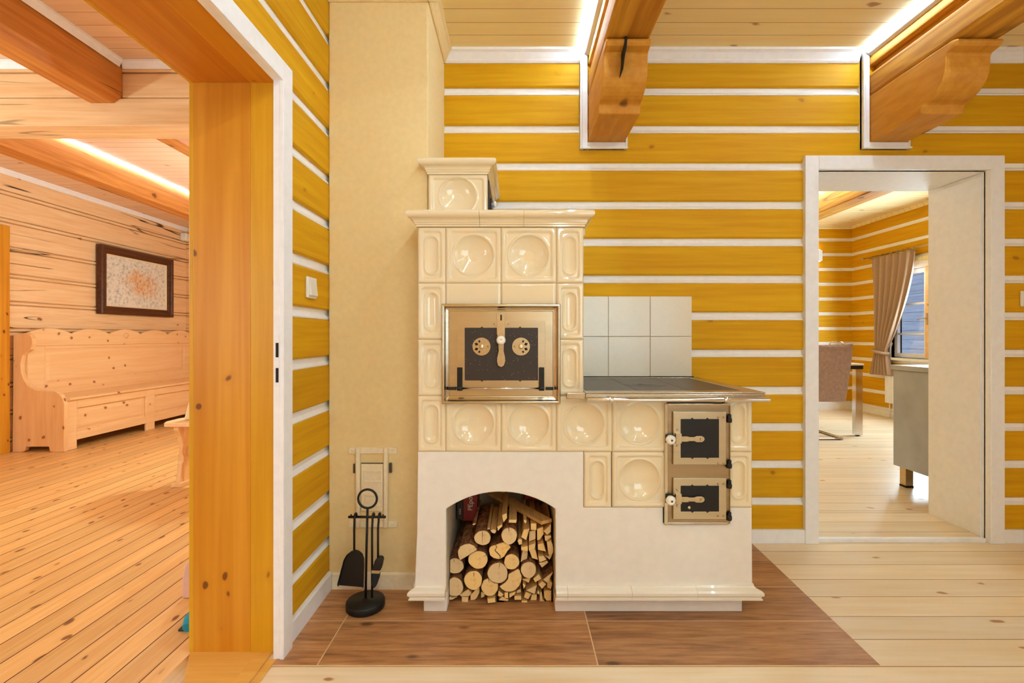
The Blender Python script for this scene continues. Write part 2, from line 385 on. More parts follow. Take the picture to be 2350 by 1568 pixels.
logwall('wall_left', 'Y', -.803, 1, [(1.636, 2.53, 0, 2.58), (.60, 1.636, 1.95, 2.58), (-2.42, .60, 0, 2.58)], COURSES, M['logy'], thick=.30, dz=-.014)
logwall('wall_right', 'Y', 3.40, -1, [(-2.42, -.9, 0, 2.58), (-.9, .7, 0, .75), (-.9, .7, 2.0, 2.58), (.7, 2.53, 0, 2.58)], COURSES, M['logy'], thick=.12)
logwall('wall_front', 'X', -2.40, 1, [(-1.1, .7, 0, 2.58), (.7, 2.5, 0, .7), (.7, 2.5, 2.0, 2.58), (2.5, 3.45, 0, 2.58)], COURSES, M['log'], thick=.12)

mb = MB(); mb.box(-.84, 5.2, -2.5, 7.25, -.08, 0); struct('floor', mb, M['floor'])
mb = MB(); mb.box(-4.85, -1.11, -1.7, 7.1, -.08, 0); mb.box(-1.12, -1.0, 1.65, 7.1, -.08, -.001); struct('floor_left', mb, M['floorl'])
mb = MB(); mb.box(-1.0, 3.45, -2.5, 2.6, 2.57, 2.65); struct('ceiling', mb, M['ceil'])
mb = MB(); mb.box(-4.85, -1.0, -1.7, 7.1, 2.62, 2.70); struct('ceiling_left', mb, M['ceill'])

# threshold boards under the doorway to the left room (cut slightly askew on the far side)
mb = MB()
mb.prism([(-1.116, 1.64), (-1.01, 1.44), (-1.0, .55), (-.86, .55), (-.872, 1.634), (-.885, 1.64)], 'Z', -.02, .004)
struct('trim_1', mb, M['sill'], bevel=.002)
mb = MB(); mb.prism([(-.884, 1.634), (-.858, .55), (-.815, .55), (-.83, 1.634)], 'Z', -.02, .006)
mb.prism([(-.829, 1.60), (-.814, .55), (-.79, .55), (-.80, 1.566), (-.80, 1.60)], 'Z', -.02, .004)
struct('trim_2', mb, M['sill'], bevel=.004)

# hearth of wood-look tiles let into the boards
mb = MB(); mb.prism([(-.80, 1.567), (1.192, 1.567), (1.226, 2.50), (-.80, 2.50)], 'Z', -.02, .003)
struct('floor_hearth', mb, M['hearth'], bevel=.001)

# skirting boards
mb = MB(); mb.box(.93, 1.545, YW-.016, YW+.03, 0, .0705); mb.box(2.497, 3.4, YW-.016, YW+.03, 0, .0705); struct('baseboard_back', mb, M['white'], bevel=.003)
mb = MB(); mb.prism([(-.803, 0), (-.786, 0), (-.786, .072), (-.790, .078), (-.803, .078)], 'Y', 1.66, 2.045); struct('baseboard_left', mb, M['white'], bevel=.002)
YC = 2.05
mb = MB(); mb.prism([(YC, 0), (YC-.013, 0), (YC-.013, .066), (YC-.005, .074), (YC, .074)], 'X', -.785, -.378); struct('baseboard_chimney', mb, M['paintedmetal'], bevel=.002)

# chimney breast
mb = MB(); mb.box(-.803, -.378, YC, YW+.05, 0, 2.58)
struct('wall_chimney', mb, M['plaster'], bevel=.006)

def crown(axis, a0, a1, plane, sgn, ztop, w=.045, h=.062, mat=None, name='trim_3'):
    D = lambda d: plane - sgn*d
    mb = MB(); mb.prism([(D(0), ztop), (D(-w), ztop), (D(-w), ztop-.012), (D(-w*.72), ztop-.020), (D(-w*.36), ztop-.045), (D(-w*.30), ztop-h+.008), (D(-.006), ztop-h), (D(0), ztop-h)], axis, a0, a1)
    return struct(name, mb, mat or M['white'])
B1, B2 = (.375, .565), (1.842, 2.037)
crown('X', -.378, .331, YW, -1, 2.57, name='trim_3')
crown('X', .60, 1.788, YW, -1, 2.57, name='trim_4')
crown('X', 2.07, 3.4, YW, -1, 2.57, name='trim_5')
crown('Y', YC-.04, YW, -.378, 1, 2.57, mat=M['plaster'], name='trim_6')
crown('X', -.803, -.34, YC, -1, 2.57, mat=M['plaster'], name='trim_7')
# crown mouldings along the beams, with the light strip lying behind their lip
for i, (b0, b1) in enumerate((B1, B2)):
    mb = MB()
    mb.prism([(b0, 2.57), (b0, 2.538), (b0-.018, 2.544), (b0-.030, 2.556), (b0-.034, 2.57)], 'Y', -2.38, YW-.02)
    mb.prism([(b1, 2.57), (b1, 2.535), (b1+.012, 2.540), (b1+.026, 2.555), (b1+.03, 2.57)], 'Y', -2.38, YW-.02)
    struct('trim_%d' % (8+i), mb, M['white'])
# white pockets framing the beam ends on the wall
for i, (b0, b1) in enumerate((B1, B2)):
    z0 = 2.094
    mb = MB()
    def prof(o):   # stepped moulding, o = outward offset
        return None
    for (x0, x1, zz0, zz1) in ((b0-.045, b0-.004, z0-.040, 2.57), (b1+.003, b1+.014, z0-.040, 2.52), (b0-.004, b1+.003, z0-.040, z0-.003)):
        mb.box(x0, x1, YW-.018, YW+.03, zz0, zz1)
    mb.box(b0-.045, b0-.033, YW-.030, YW, z0-.040, 2.57)
    mb.box(b0-.033, b1+.014, YW-.030, YW, z0-.040, z0-.030)
    struct('trim_%d' % (10+i), mb, M['white'], bevel=.003)

# ceiling beams, corbels and light strips in the stove room
BZ = 2.335
for i, (b0, b1) in enumerate((B1, B2)):
    mb = MB(); mb.box(b0, b1, -2.39, YW+.03, BZ, 2.452); mb.box(b0+.03, b1, -2.385, YW+.03, 2.44, 2.50); mb.box(b0, b1-.002, -2.39, YW+.03, 2.489, 2.566)
    obj('ceiling_beam', mb, M['beam'], bevel=.014, seg=3, cat='beam', group='ceiling beams over the stove room',
        label=('rough pine ceiling beam above the tiled stove' if i == 0 else 'rough pine ceiling beam above the white doorway'))
    zs = BZ - .002
    prof = [(YW+.03, zs), (2.03, zs), (2.003, zs-.008), (2.0, zs-.02), (2.012, zs-.033), (2.05, zs-.040), (2.056, zs-.05), (2.058, zs-.09)]
    for k in range(0, 9):
        a = math.radians(10*k + 4)
        prof.append((2.176 - .118*math.cos(a), zs-.09 - .108*math.sin(a)))
    prof += [(2.176, zs-.203), (2.181, zs-.239), (2.19, zs-.241), (YW+.03, zs-.241)]
    mb = MB(); mb.prism(prof, 'X', b0, b1)
    o = obj('beam_corbel', mb, M['corbel'], bevel=.005, cat='corbel', group='carved corbels under the ceiling beams',
        label=('carved wooden corbel with split end under the beam above the stove' if i == 0 else 'carved wooden corbel under the beam above the white doorway'))
    mb = MB(); mb.box(b0-.047, b0-.037, -2.38, YW-.031, 2.562, 2.5706)
    obj('light_strip', mb, M['led'], cat='light', group='light strips beside the ceiling beams',
        label=('glowing light strip along left side of the beam above the stove' if i == 0 else 'glowing light strip along left side of the beam above the white doorway'))
# the drying split in the first corbel
mb = MB(); mb.prism([(.452, BZ-.004), (.463, BZ-.004), (.460, BZ-.05), (.452, BZ-.09), (.446, BZ-.14), (.4445, BZ-.14), (.449, BZ-.09), (.449, BZ-.05)], 'Y', 1.9985, 2.07)
obj('crack', mb, M['dark'], parent=bpy.data.objects['beam_corbel'], label='dark drying crack')

# ---------------------------------------------------------------- doorway 1 (to the left room)
dw = bpy.data.objects.new('door_1', None); COL.objects.link(dw); dw.location = (-.95, 1.634, 0); dw['kind'] = 'structure'
def dpart(name, mb, mats, bevel=.003): return obj(name, mb, mats, parent=dw, bevel=bevel)
ZH = 1.945
mb = MB(); mb.box(-1.102, -.907, 1.634, 1.66, .002, ZH+.02); dpart('jamb_board', mb, M['jamb'], .002)
mb = MB(); mb.box(-.906, -.812, 1.632, 1.66, .002, ZH+.02); dpart('jamb_strip', mb, M['jambl'], .002)
mb = MB(); mb.box(-1.102, -.907, .60, 1.634, ZH, ZH+.03); dpart('head_board', mb, M['heady'], .002)
mb = MB(); mb.box(-.906, -.812, .60, 1.634, ZH-.002, ZH+.03); dpart('head_strip', mb, M['headl'], .002)
mb = MB()
mb.prism([(-.812, 1.60), (-.790, 1.60), (-.788, 1.596), (-.775, 1.596), (-.775, 1.662), (-.803, 1.662), (-.803, 1.64), (-.812, 1.64)], 'Z', 0, 2.0)
mb.prism([(-.812, 1.934), (-.788, 1.934), (-.775, 1.932), (-.775, 2.0), (-.803, 2.0), (-.803, 1.95), (-.812, 1.95)], 'Y', .5, 1.60)
dpart('casing', mb, M['white'], .003)
mb = MB(); mb.box(-.803, -.775, .535, .60, 0, 2.0); mb.box(-.812, -.775, .598, .606, 0, 1.94); dpart('casing', mb, M['white'], .003)
mb = MB(); mb.box(-1.102, -.812, .575, .603, .002, ZH); dpart('jamb_board', mb, M['jamb'], .002)
mb = MB(); mb.box(-1.117, -1.100, 1.634, 1.72, 0, 2.03); mb.box(-1.117, -1.100, .5, 1.634, ZH, 2.03); dpart('rear_casing', mb, M['jambl'], .003)
st = MB(); st.box(-.809, -.792, 1.5985, 1.602, 0.912, 1.083)
spl = dpart('strike_plate', st, M['white'], .001); spl['label'] = 'painted strike plate'
for zc, hh in ((1.034, .024), (.950, .024)):
    mb = MB(); mb.box(-.802, -.793, 1.597, 1.601, zc-hh, zc+hh); obj('latch_hole', mb, M['dark'], parent=spl)
# threshold side post behind: core of the partition seen from the left room
mb = MB(); mb.box(-1.100, -1.0, 1.655, 7.0, 0, 2.62); mb.box(-1.100, -1.09, .6, 1.66, 1.97, 2.62); mb.box(-1.100, -1.09, -1.6, .6, 0, 2.62)
mb.box(-1.100, -.8, .48, .60, 0, 1.97)
struct('wall_partition', mb, M['oldlog'])

# ---------------------------------------------------------------- doorway 2 (white, to the dining room)
d2 = bpy.data.objects.new('door_2', None); COL.objects.link(d2); d2.location = (2.02, YW, 0); d2['kind'] = 'structure'
def d2p(name, mb, mats, bevel=.003): return obj(name, mb, mats, parent=d2, bevel=bevel)
x0, x1, zt = 1.571, 2.466, 1.948
mb = MB(); mb.box(x0-.070, x0, YW-.022, YW+.02, 0, 2.020); d2p('casing', mb, M['white'])
mb = MB(); mb.box(x1, x1+.071, YW-.022, YW+.02, 0, 2.020); d2p('casing', mb, M['white'])
mb = MB(); mb.box(x0, x1, YW-.0225, YW+.02, zt, 2.020); d2p('casing', mb, M['white'])
mb = MB(); mb.box(x0-.02, x0, YW+.0, 2.87, 0, zt); d2p('jamb_lining', mb, M['white'], .001)
mb = MB(); mb.box(x1, x1+.02, YW+.0, 2.87, 0, zt); mb.box(x1-.008, x1+.005, YW+.03, 2.86, .0, zt-.02); mb.box(x1-.002, x1+.02, YW-.02, YW+.01, 0, zt); d2p('jamb_lining', mb, M['white'], .002)
mb = MB(); mb.box(x0, x1, YW+.0, 2.87, zt, zt+.02); d2p('head_lining', mb, M['white'], .001)
mb = MB(); mb.box(x0, x1-.01, YW-.004, YW+.02, 0, .022); d2p('sill_edge', mb, M['white'], .002)
mb = MB(); mb.box(x0, x1-.01, YW+.02, 2.88, 0, .021); d2p('sill_board', mb, M['floor'], .001)

# ================================================================== DINING ROOM SHELL
DX, DY, DZ = 4.97, 7.10, 2.71
mb = MB(); mb.box(.95, 5.1, 2.6, 7.25, DZ, DZ+.08); struct('ceiling_dining', mb, M['ceil'])
DC = []
for k in range(13):
    DC.append((.12 + k*.2195, .12 + k*.2195 + .172))
logwall('wall_dining_back', 'X', DY, -1, [(.95, 5.0, 0, DZ)], DC, M['logd'], thick=.1)
WY0, WY1, WZ0, WZ1 = 5.0, 6.35, .80, 1.93
logwall('wall_dining_right', 'Y', DX, -1, [(2.6, WY0, 0, DZ), (WY0, WY1, 0, WZ0), (WY0, WY1, WZ1, DZ), (WY1, 7.2, 0, DZ)], DC, M['logyd'], thick=.14)
mb = MB(); mb.box(.9, 1.0, 2.84, 7.2, 0, DZ); struct('wall_dining_left', mb, M['logd'])
mb = MB(); mb.box(.95, 1.552, 2.8, 2.86, 0, DZ); mb.box(2.486, 5.1, 2.8, 2.86, 0, DZ); mb.box(1.552, 2.486, 2.8, 2.86, 1.968, DZ); mb.box(3.4, 5.1, 2.5, 2.8, 0, DZ); mb.box(.9, 5.1, 2.55, 2.82, 2.58, DZ)
struct('wall_dining_front', mb, M['logd'])
mb = MB(); mb.box(1.0, DX, DY-.018, DY+.02, 0, .085); mb.box(DX-.018, DX+.02, 2.86, DY, 0, .085); struct('baseboard_dining', mb, M['white'], bevel=.003)
crown('X', 1.0, DX, DY, -1, DZ, w=.03, h=.04, name='trim_12', mat=M['ceil'])
crown('Y', 2.86, DY, DX, -1, DZ, w=.03, h=.04, name='trim_13', mat=M['ceil'])
mb = MB(); mb.box(3.36, 3.58, 2.87, DY+.02, 2.45, DZ-.004)
obj('ceiling_beam', mb, M['logd'] if False else M['beam'], bevel=.012, seg=3, cat='beam', label='pale lit ceiling beam of the dining room beyond the white doorway')
mb = MB(); mb.box(3.30, 3.315, 2.88, DY-.02, DZ-.012, DZ+.0006)
obj('light_strip', mb, M['led'], cat='light', label='light strip beside the dining room ceiling beam')

# dining room window
wn = bpy.data.objects.new('window_1', None); COL.objects.link(wn); wn.location = (DX, (WY0+WY1)/2, WZ0); wn['kind'] = 'structure'
def wp(name, mb, mats, bevel=.003, label=None, par=None): return obj(name, mb, mats, parent=par or wn, bevel=bevel, label=label)
mb = MB()
for (a, b, c, d) in ((WY0-.06, WY1+.06, WZ1, WZ1+.08), (WY0-.06, WY0, WZ0, WZ1), (WY1, WY1+.06, WZ0, WZ1)): mb.box(DX-.02, DX+.14, a, b, c, d)
wp('frame', mb, M['white'])
mb = MB(); mb.box(DX-.07, DX+.14, WY0-.08, WY1+.08, WZ0-.03, WZ0); wp('sill', mb, M['white'])
mb = MB(); mb.box(DX-.03, DX+.0, WY0-.09, WY1+.09, WZ1+.08, WZ1+.125); wp('head_trim', mb, M['ceil'])
ym = 5.80
for (a, b, nm) in ((ym+.03, WY1-.01, 'sash'), (WY0+.01, ym-.03, 'sash')):
    mb = MB(); t = .05
    mb.box(DX+.03, DX+.07, a, b, WZ0+.01, WZ0+.01+t); mb.box(DX+.03, DX+.07, a, b, WZ1-.01-t, WZ1-.01)
    mb.box(DX+.03, DX+.07, a, a+t, WZ0+.06, WZ1-.06); mb.box(DX+.03, DX+.07, b-t, b, WZ0+.06, WZ1-.06)
    for zz in (1.11, 1.49): mb.box(DX+.035, DX+.065, a+t, b-t, zz-.012, zz+.012)
    s = wp('sash', mb, M['white'])
    mb = MB(); mb.box(DX+.048, DX+.052, a+t, b-t, WZ0+.06, WZ1-.06); wp('pane', mb, M['glass'], 0, par=s)
mb = MB(); mb.box(DX+.0, DX+.075, ym-.03, ym+.03, WZ0+.005, WZ1-.005); wp('meeting_post', mb, M['pine'], .004, 'pale wooden post between the sashes')
mb = MB(); mb.box(DX-.008, DX+.0, ym-.012, ym+.012, 1.22, 1.36); mb.tube([(DX-.008, ym, 1.30), (DX-.035, ym, 1.30), (DX-.04, ym+.10, 1.285)], .006, 8)
wp('window_handle', mb, M['brass'], .001, 'metal window handle')
# outside the window
mb = MB(); mb.box(5.2, 14, 0, 18, -.5, -.4); struct('ground_outside', mb, M['snow'])
mb = MB(); mb.box(8.6, 8.9, 2.0, 15.0, -.4, 3.3); mb.prism([(8.3, 3.3), (9.2, 3.3), (8.9, 3.8)], 'Y', 1.8, 15.2)
obj('timber_shed', mb, M['housewall'], cat='shed', label='grey timber wall seen outside through the dining room window')

# ================================================================== LEFT ROOM SHELL
LX, LY = -4.72, 6.85
def hewn(name, axis, plane, sgn, segs, mat):
    mb = MB(); D = lambda d: plane - sgn*d
    for a0, a1, z0, z1 in segs:
        lo, hi = sorted((D(.0), D(.12)))
        lo2, hi2 = sorted((D(.03), D(.12)))
        if axis == 'X': mb.box(a0, a1, lo2, hi2, z0, z1)
        else: mb.box(lo2, hi2, a0, a1, z0, z1)
        zc = 1.90 + 2*.255; cuts = []
        while zc > .05:
            if z0+.03 < zc < z1-.03: cuts.append(zc)
            zc -= .255
        lv = [z1] + cuts + [z0]
        for i in range(len(lv)-1):
            q1 = lv[i] - (0 if i == 0 else .022); q0 = lv[i+1] + (0 if i == len(lv)-2 else .022)
            mb.prism([(D(.04), q0), (D(.008), q0), (D(0), q0+.008), (D(0), q1-.008), (D(.008), q1), (D(.04), q1)], axis, a0, a1)
        for zc in cuts:   # rounded batten laid in each joint
            pr = [(D(.035), zc-.0165)] + [(D(.018 - .026*math.cos(a)), zc + .0165*math.sin(a)) for a in (-1.3, -.8, -.3, .3, .8, 1.3)] + [(D(.035), zc+.0165)]
            mb.prism(pr, axis, a0, a1)
    return struct(name, mb, mat)
hewn('wall_bench', 'Y', LX, 1, [(-1.7, 7.0, 0, 2.63)], M['oldlog'])
hewn('wall_far_left', 'X', LY, -1, [(LX-.1, -1.0, 0, 2.63)], M['oldlogx'])
hewn('wall_near_left', 'X', -1.6, 1, [(LX-.1, -3.6, 0, 2.63), (-3.6, -2.0, 0, .7), (-3.6, -2.0, 2.0, 2.63), (-2.0, -1.0, 0, 2.63)], M['oldlogx'])
crown('Y', -1.6, LY, LX, 1, 2.62, w=.035, h=.045, name='trim_14')
# tie beam of two hewn timbers across the left room
mb = MB(); mb.box(LX, -1.100, 2.69, 2.87, 2.259, 2.418)
mb.box(LX, -1.100, 2.695, 2.865, 2.424, 2.56); mb.box(LX, -1.100, 2.69, 2.87, 2.566, 2.618); mb.box(LX, -1.100, 2.71, 2.85, 2.41, 2.57)
obj('tie_beam', mb, M['beamx'], bevel=.008, cat='beam', label='hewn tie beam of stacked timbers crossing the left room')
crown('X', -2.20, -1.100, 2.69, -1, 2.62, w=.03, h=.04, name='trim_15')
crown('X', LX, -2.41, 2.69, -1, 2.62, w=.03, h=.04, name='trim_16')
for i, (a, b, lab) in enumerate(((-2.40, -2.213, 'dark knotty beam running into the tie beam of left room'), )):
    mb = MB(); mb.prism([(a, 2.615), (b, 2.615), (b, 2.425), (b-.045, 2.388), (a+.01, 2.388), (a, 2.40)], 'Y', -1.59, 2.695)
    mb.prism([(a, 2.615), (b, 2.615), (b, 2.425), (b-.045, 2.388), (a+.01, 2.388), (a, 2.40)], 'Y', 2.86, LY)
    obj('ceiling_beam', mb, M['beaml'], bevel=.006, cat='beam', label=lab)
    crown('Y', -1.59, 2.66, b, 1, 2.62, w=.03, h=.032, name='trim_17')
mb = MB(); mb.box(-3.70, -3.52, -1.59, 2.69, 2.388, 2.615); mb.box(-3.70, -3.52, 2.87, LY, 2.388, 2.615)
obj('ceiling_beam', mb, M['beaml'], bevel=.01, seg=3, cat='beam', label='hewn beam with glowing strip along its top, above the pine settle')
mb = MB(); mb.box(-3.515, -3.49, 2.9, LY-.02, 2.605, 2.6206)
obj('light_strip', mb, M['ledcool'], cat='light', label='cool white light strip along the top of beam in left room')
# door casing on the bench wall, at the left edge
mb = MB(); mb.box(LX, LX+.03, 4.22, 4.44, 0, 2.10); mb.box(LX, LX+.03, 3.2, 4.22, 1.96, 2.10); mb.box(LX, LX+.02, 3.2, 4.22, 0.0, 1.96)
struct('door_3', mb, M['jamb'], bevel=.004)
# ================================================================== TILED STOVE
YS = 1.85; S = F/YS
def sx(px): return (px - CX)/S
def sz(py): return H + (CY - py)/S
stove = thing('tiled_stove', (.26, 2.1, 0), 'cream tiled masonry cooking stove with oven, hotplate and arched wood niche', 'stove')
def sp(name, mb, mats, bevel=0, par=None, label=None, seg=2): return obj(name, mb, mats, parent=par or stove, bevel=bevel, label=label, seg=seg)
NL, NR, ZSP, ZAP = sx(1023), sx(1275), sz(1170), sz(1130)
hw, rise = (NR-NL)/2, ZAP-ZSP; R = (hw*hw + rise*rise)/(2*rise); cxn = (NL+NR)/2; zc0 = ZAP - R
a0 = math.asin(hw/R)
ARCH = [(cxn + R*math.sin(a0 - 2*a0*k/20), zc0 + R*math.cos(a0 - 2*a0*k/20)) for k in range(21)]   # right -> left
XL, XR, XM = sx(958), sx(1727), sx(1339.5)
Z5, Z4, Z3, Z2, Z1, ZT = sz(1166), sz(1037.5), sz(908.5), sz(779), sz(649.5), sz(521)
# masonry core
mb = MB()
mb.prism([(XL+.004, .06), (XL+.004, ZT), (XM-.006, ZT), (XM-.006, .845), (XR-.006, .845), (XR-.006, .06), (NR, .06)] + ARCH + [(NL, .06)], 'Y', YS+.036, 2.36)
mb.box(XL+.004, XM-.006, 2.36, 2.505, .0, ZT); mb.box(XM-.006, XR-.006, 2.36, 2.505, .0, .845)
sp('masonry_core', mb, M['grout'])
# plaster front with the arched opening
mb = MB()
mb.prism([(sx(950), .085), (XL-.003, .32), (XL, Z4), (XM, Z4), (XM, Z5), (sx(1523), Z5), (sx(1523), sz(1203)), (sx(1676), sz(1203)), (sx(1676), Z5), (XR, Z5), (XR+.002, .085), (NR, .085)] + ARCH + [(NL, .085)], 'Y', YS+.004, YS+.032)
mb.box(XR-.03, XR, YS+.03, 2.49, .085, Z5)
sp('plaster_front', mb, M['lime'], .004)
# plinth and base moulding
mb = MB(); mb.box(sx(967)+.004, NL, 1.874, 2.38, .003, .075); sp('plinth', mb, M['lime'], .003)
mb = MB(); mb.box(NR, sx(1710), 1.874, 2.50, .003, .075); sp('plinth', mb, M['lime'], .003)
def molding(x0, x1, y, z0, z1, side_l=False, side_r=False):
    h = z1-z0; mb = MB()
    pr = [(0, 0), (-.030, .0), (-.030, .12*h), (-.026, .16*h), (-.027, .25*h), (-.034, .42*h), (-.034, .62*h), (-.028, .76*h), (-.012, .86*h), (-.006, 1.0*h), (0, h)]
    rings = []
    for o, z in pr:
        xa = x0 + (o if side_l else 0); xb = x1 - (o if side_r else 0)
        rings.append((xa, xb, y+o, z0+z))
    vs = []; fs = []
    for xa, xb, yy, zz in rings: vs += [(xa, yy, zz), (xb, yy, zz)]
    n = len(rings)
    for k in range(n): 
        j = (k+1) % n; fs.append((2*k, 2*k+1, 2*j+1, 2*j))
    fs += [tuple(2*k for k in range(n)), tuple(2*k+1 for k in range(n-1, -1, -1))]
    mb.add(vs, fs, False); return mb
zb0, zb1 = .072, .118
for a, b, l, r in ((XL, NL, True, False), (NR, sx(1302)-.001, False, False), (sx(1302), sx(1448)-.001, False, False), (sx(1448), sx(1596)-.001, False, False), (sx(1596), XR-.002, False, True)):
    sp('base_moulding', molding(a, b, YS+.006, zb0, zb1, l, r), M['glazebase'])
mb = MB(); mb.box(XR-.005, XR+.024, YS+.03, 2.48, zb0, zb1-.01); sp('base_moulding', mb, M['glazebase'], .008)
mb = MB(); mb.box(XL-.024, XL+.004, YS+.03, 2.03, zb0, zb1-.01); sp('base_moulding', mb, M['glazebase'], .008)

# ---- relief tiles
def sm(a, b, x):
    t = max(0., min(1., (x-a)/(b-a))); return t*t*(3-2*t)
def rrect(u, w, hx, hz, r):
    qx, qz = abs(u)-(hx-r), abs(w)-(hz-r)
    return math.hypot(max(qx, 0), max(qz, 0)) + min(max(qx, qz), 0) - r      # <0 inside
def frame_h(u, w, hx, hz):
    d = -rrect(u, w, hx, hz, .006)
    h = -.0045*(1-sm(0, .005, d))
    di = -rrect(u, w, hx-.016, hz-.016, .012)
    return h - .0065*sm(-.003, .006, di)
def dish_h(hx, hz, r=.0775):
    def f(u, w):
        h = frame_h(u, w, hx, hz); q = math.hypot(u, w)
        h += .003*math.exp(-((q-r-.002)/.0035)**2)
        if q < r: h -= .027*(1-(q/r)**2)**.75
        return h
    return f
def obl_h(hx, hz):
    def f(u, w):
        h = frame_h(u, w, hx, hz) if hx > .04 else frame_h(u, w, hx, hz)
        q = math.hypot(u, max(abs(w) - (hz-.06), 0)); r = .0235
        h += .0045*math.exp(-((q-r-.003)/.004)**2)
        if q < r: h -= .007*(1-(q/r)**2)
        return h
    return f
def flat_h(hx, hz):
    def f(u, w): return -.0045*(1-sm(0, .005, -rrect(u, w, hx, hz, .005)))
    return f
G = .0012
def tile(kind, px0, px1, z0, z1, y=YS, par=None, scale=None, n=1.0):
    a, b = (sx(px0)+G, sx(px1)-G) if scale is None else (px0, px1)
    z0 += G; z1 -= G; hx, hz = (b-a)/2, (z1-z0)/2
    gm_ = MB()
    for q in ((a-G, b+G, z0-G, z0+.003), (a-G, b+G, z1-.003, z1+G), (a-G, a+.003, z0, z1), (b-.003, b+G, z0, z1)):
        gm_.box(q[0], q[1], y+.0055, y+.03, q[2], q[3])
    f = {'dish_tile': dish_h, 'oblong_tile': obl_h, 'flat_tile': flat_h}[kind](hx, hz)
    k = {'dish_tile': 64, 'oblong_tile': 1, 'flat_tile': 1}[kind]
    nx = 72 if kind == 'dish_tile' else (44 if kind == 'oblong_tile' else 36); nz = 72 if kind != 'flat_tile' else 36
    to = sp(kind, MB().height(a, b, z0, z1, y, f, nx, nz, back=.032), M['glaze'], par=par)
    obj('joint', gm_, M['grout'], parent=to)
    return to
C0, C1, C2, C3, C4, C5, C6 = 958, 1022.5, 1150, 1277, 1405, 1525, 1339.5
tile('oblong_tile', C0, C1, Z1, ZT); tile('dish_tile', C1, C2, Z1, ZT); tile('dish_tile', C2, C3, Z1, ZT); tile('oblong_tile', C3, C6, Z1, ZT)
tile('oblong_tile', C0, C1, Z2, Z1); tile('oblong_tile', C3, C6, Z2, Z1)
tile('flat_tile', C1, C2, sz(718), Z1); tile('flat_tile', C2, C3, sz(718), Z1)
tile('oblong_tile', C0, C1, Z3, Z2); tile('oblong_tile', C3, C6, Z3, Z2)
tile('oblong_tile', C0, C1, Z4, Z3); tile('dish_tile', C1, C2, Z4, Z3); tile('dish_tile', C2, C3, Z4, Z3); tile('dish_tile', C3, C4, Z4, Z3); tile('dish_tile', C4, 1532, Z4, Z3)
tile('oblong_tile', 1664, 1727, Z4, Z3)
tile('oblong_tile', 1340, 1403.5, Z5, Z4); tile('dish_tile', C4, 1532, Z5, Z4); tile('oblong_tile', 1664, 1727, Z5, Z4)
# glazed sides
mb = MB()
for za, zb_ in ((Z3, Z2), (Z2, Z1), (Z1, ZT)): mb.box(XM-.012, XM, YS+.03, 2.50, za+G, zb_-G)
sp('side_tiles', mb, M['glaze'], .003)
mb = MB(); mb.box(XR-.012, XR, YS+.03, 2.49, Z5+G, Z4-G); mb.box(XR-.012, XR, YS+.03, 2.49, Z4+G, .84); sp('side_tiles', mb, M['glaze'], .003)
mb = MB(); mb.box(sx(1018), sx(1284), YS+.02, YS+.05, sz(925), sz(700)); sp('oven_backing', mb, M['dark'])

# ---- cornices
def cornice(xs, y, z0, z1, yb, mat, par=None):
    h = z1-z0
    rb = .25*h
    pr = [(0.0, 0), (-.005, 0), (-.005, .11*h), (-.010, .15*h), (-.010, .23*h), (-.013, .27*h), (-.014, .36*h), (-.017, .44*h), (-.022, .49*h)]
    pr += [(-.024 - rb*math.cos(t), .75*h + rb*math.sin(t)) for t in [math.radians(a) for a in range(-75, 91, 15)]] + [(0.0, h)]
    n = len(pr)
    for i in range(len(xs)-1):
        x0, x1 = xs[i] + (0 if i == 0 else .0006), xs[i+1] - (0 if i == len(xs)-2 else .0006)
        L, Rr = i == 0, i == len(xs)-2
        mb = MB(); vs = []
        for o, z in pr:
            xa = x0 + (o if L else 0); xb = x1 - (o if Rr else 0)
            vs += [(xa, y+o, z0+z), (xb, y+o, z0+z), (xa, yb, z0+z), (xb, yb, z0+z)]
        fs = []
        for k in range(n-1):
            a, b = 4*k, 4*(k+1)
            fs += [(a, a+1, b+1, b), (a+1, a+3, b+3, b+1), (a+2, a, b, b+2), (a+3, a+2, b+2, b+3)]
        fs += [(0, 2, 3, 1), (4*(n-1), 4*(n-1)+1, 4*(n-1)+3, 4*(n-1)+2)]
        mb.add(vs, fs, False)
        sp('cornice', mb, mat, .0025, par=par, seg=3)
zct = sz(480) + .0
cornice([XL, sx(1101), sx(1202), XM], YS+.004, ZT+.001, 1.563, 2.02, M['glaze'])
mb = MB(); mb.box(XL+.012, XM+.03, 2.02, 2.502, ZT, 1.559); sp('top_slab', mb, M['lime'], .006)

# ---- flue box on top
YF0 = 2.02; fx0, fx1 = -.371, X(1118, YF0)
fzt = Z(360, YF0-.03)
mb = MB(); mb.box(fx0, fx1-.006, YF0+.037, 2.50, 1.560, fzt-.012); sp('flue_box', mb, M['glaze'], .004)
o = tile('dish_tile', fx0, fx1, 1.580, fzt-.062, y=YF0, scale=1)
cornice([fx0, fx1], YF0+.004, fzt-.062, fzt, 2.50, M['glaze'])
mb = MB(); mb.box(fx1-.010, fx1+.004, YF0+.07, 2.44, 1.60, fzt-.065); sd = sp('soot_door', mb, M['blackiron'], .003, label='black iron soot door on the side')
mb = MB(); mb.lathe([(.0, 0), (.006, .002), (.006, .012), (.013, .016), (.014, .024), (.009, .03), (0, .031)], (fx1+.004, 2.16, 1.675), 'X', 16); obj('knob', mb, M['porcelain'], parent=sd, label='white porcelain knob')
mb = MB(); mb.box(fx1+.004, fx1+.016, 2.14, 2.18, 1.63, 1.65); mb.box(fx1+.004, fx1+.012, 2.15, 2.17, 1.64, 1.70); obj('latch', mb, M['blackiron'], parent=sd, bevel=.002)

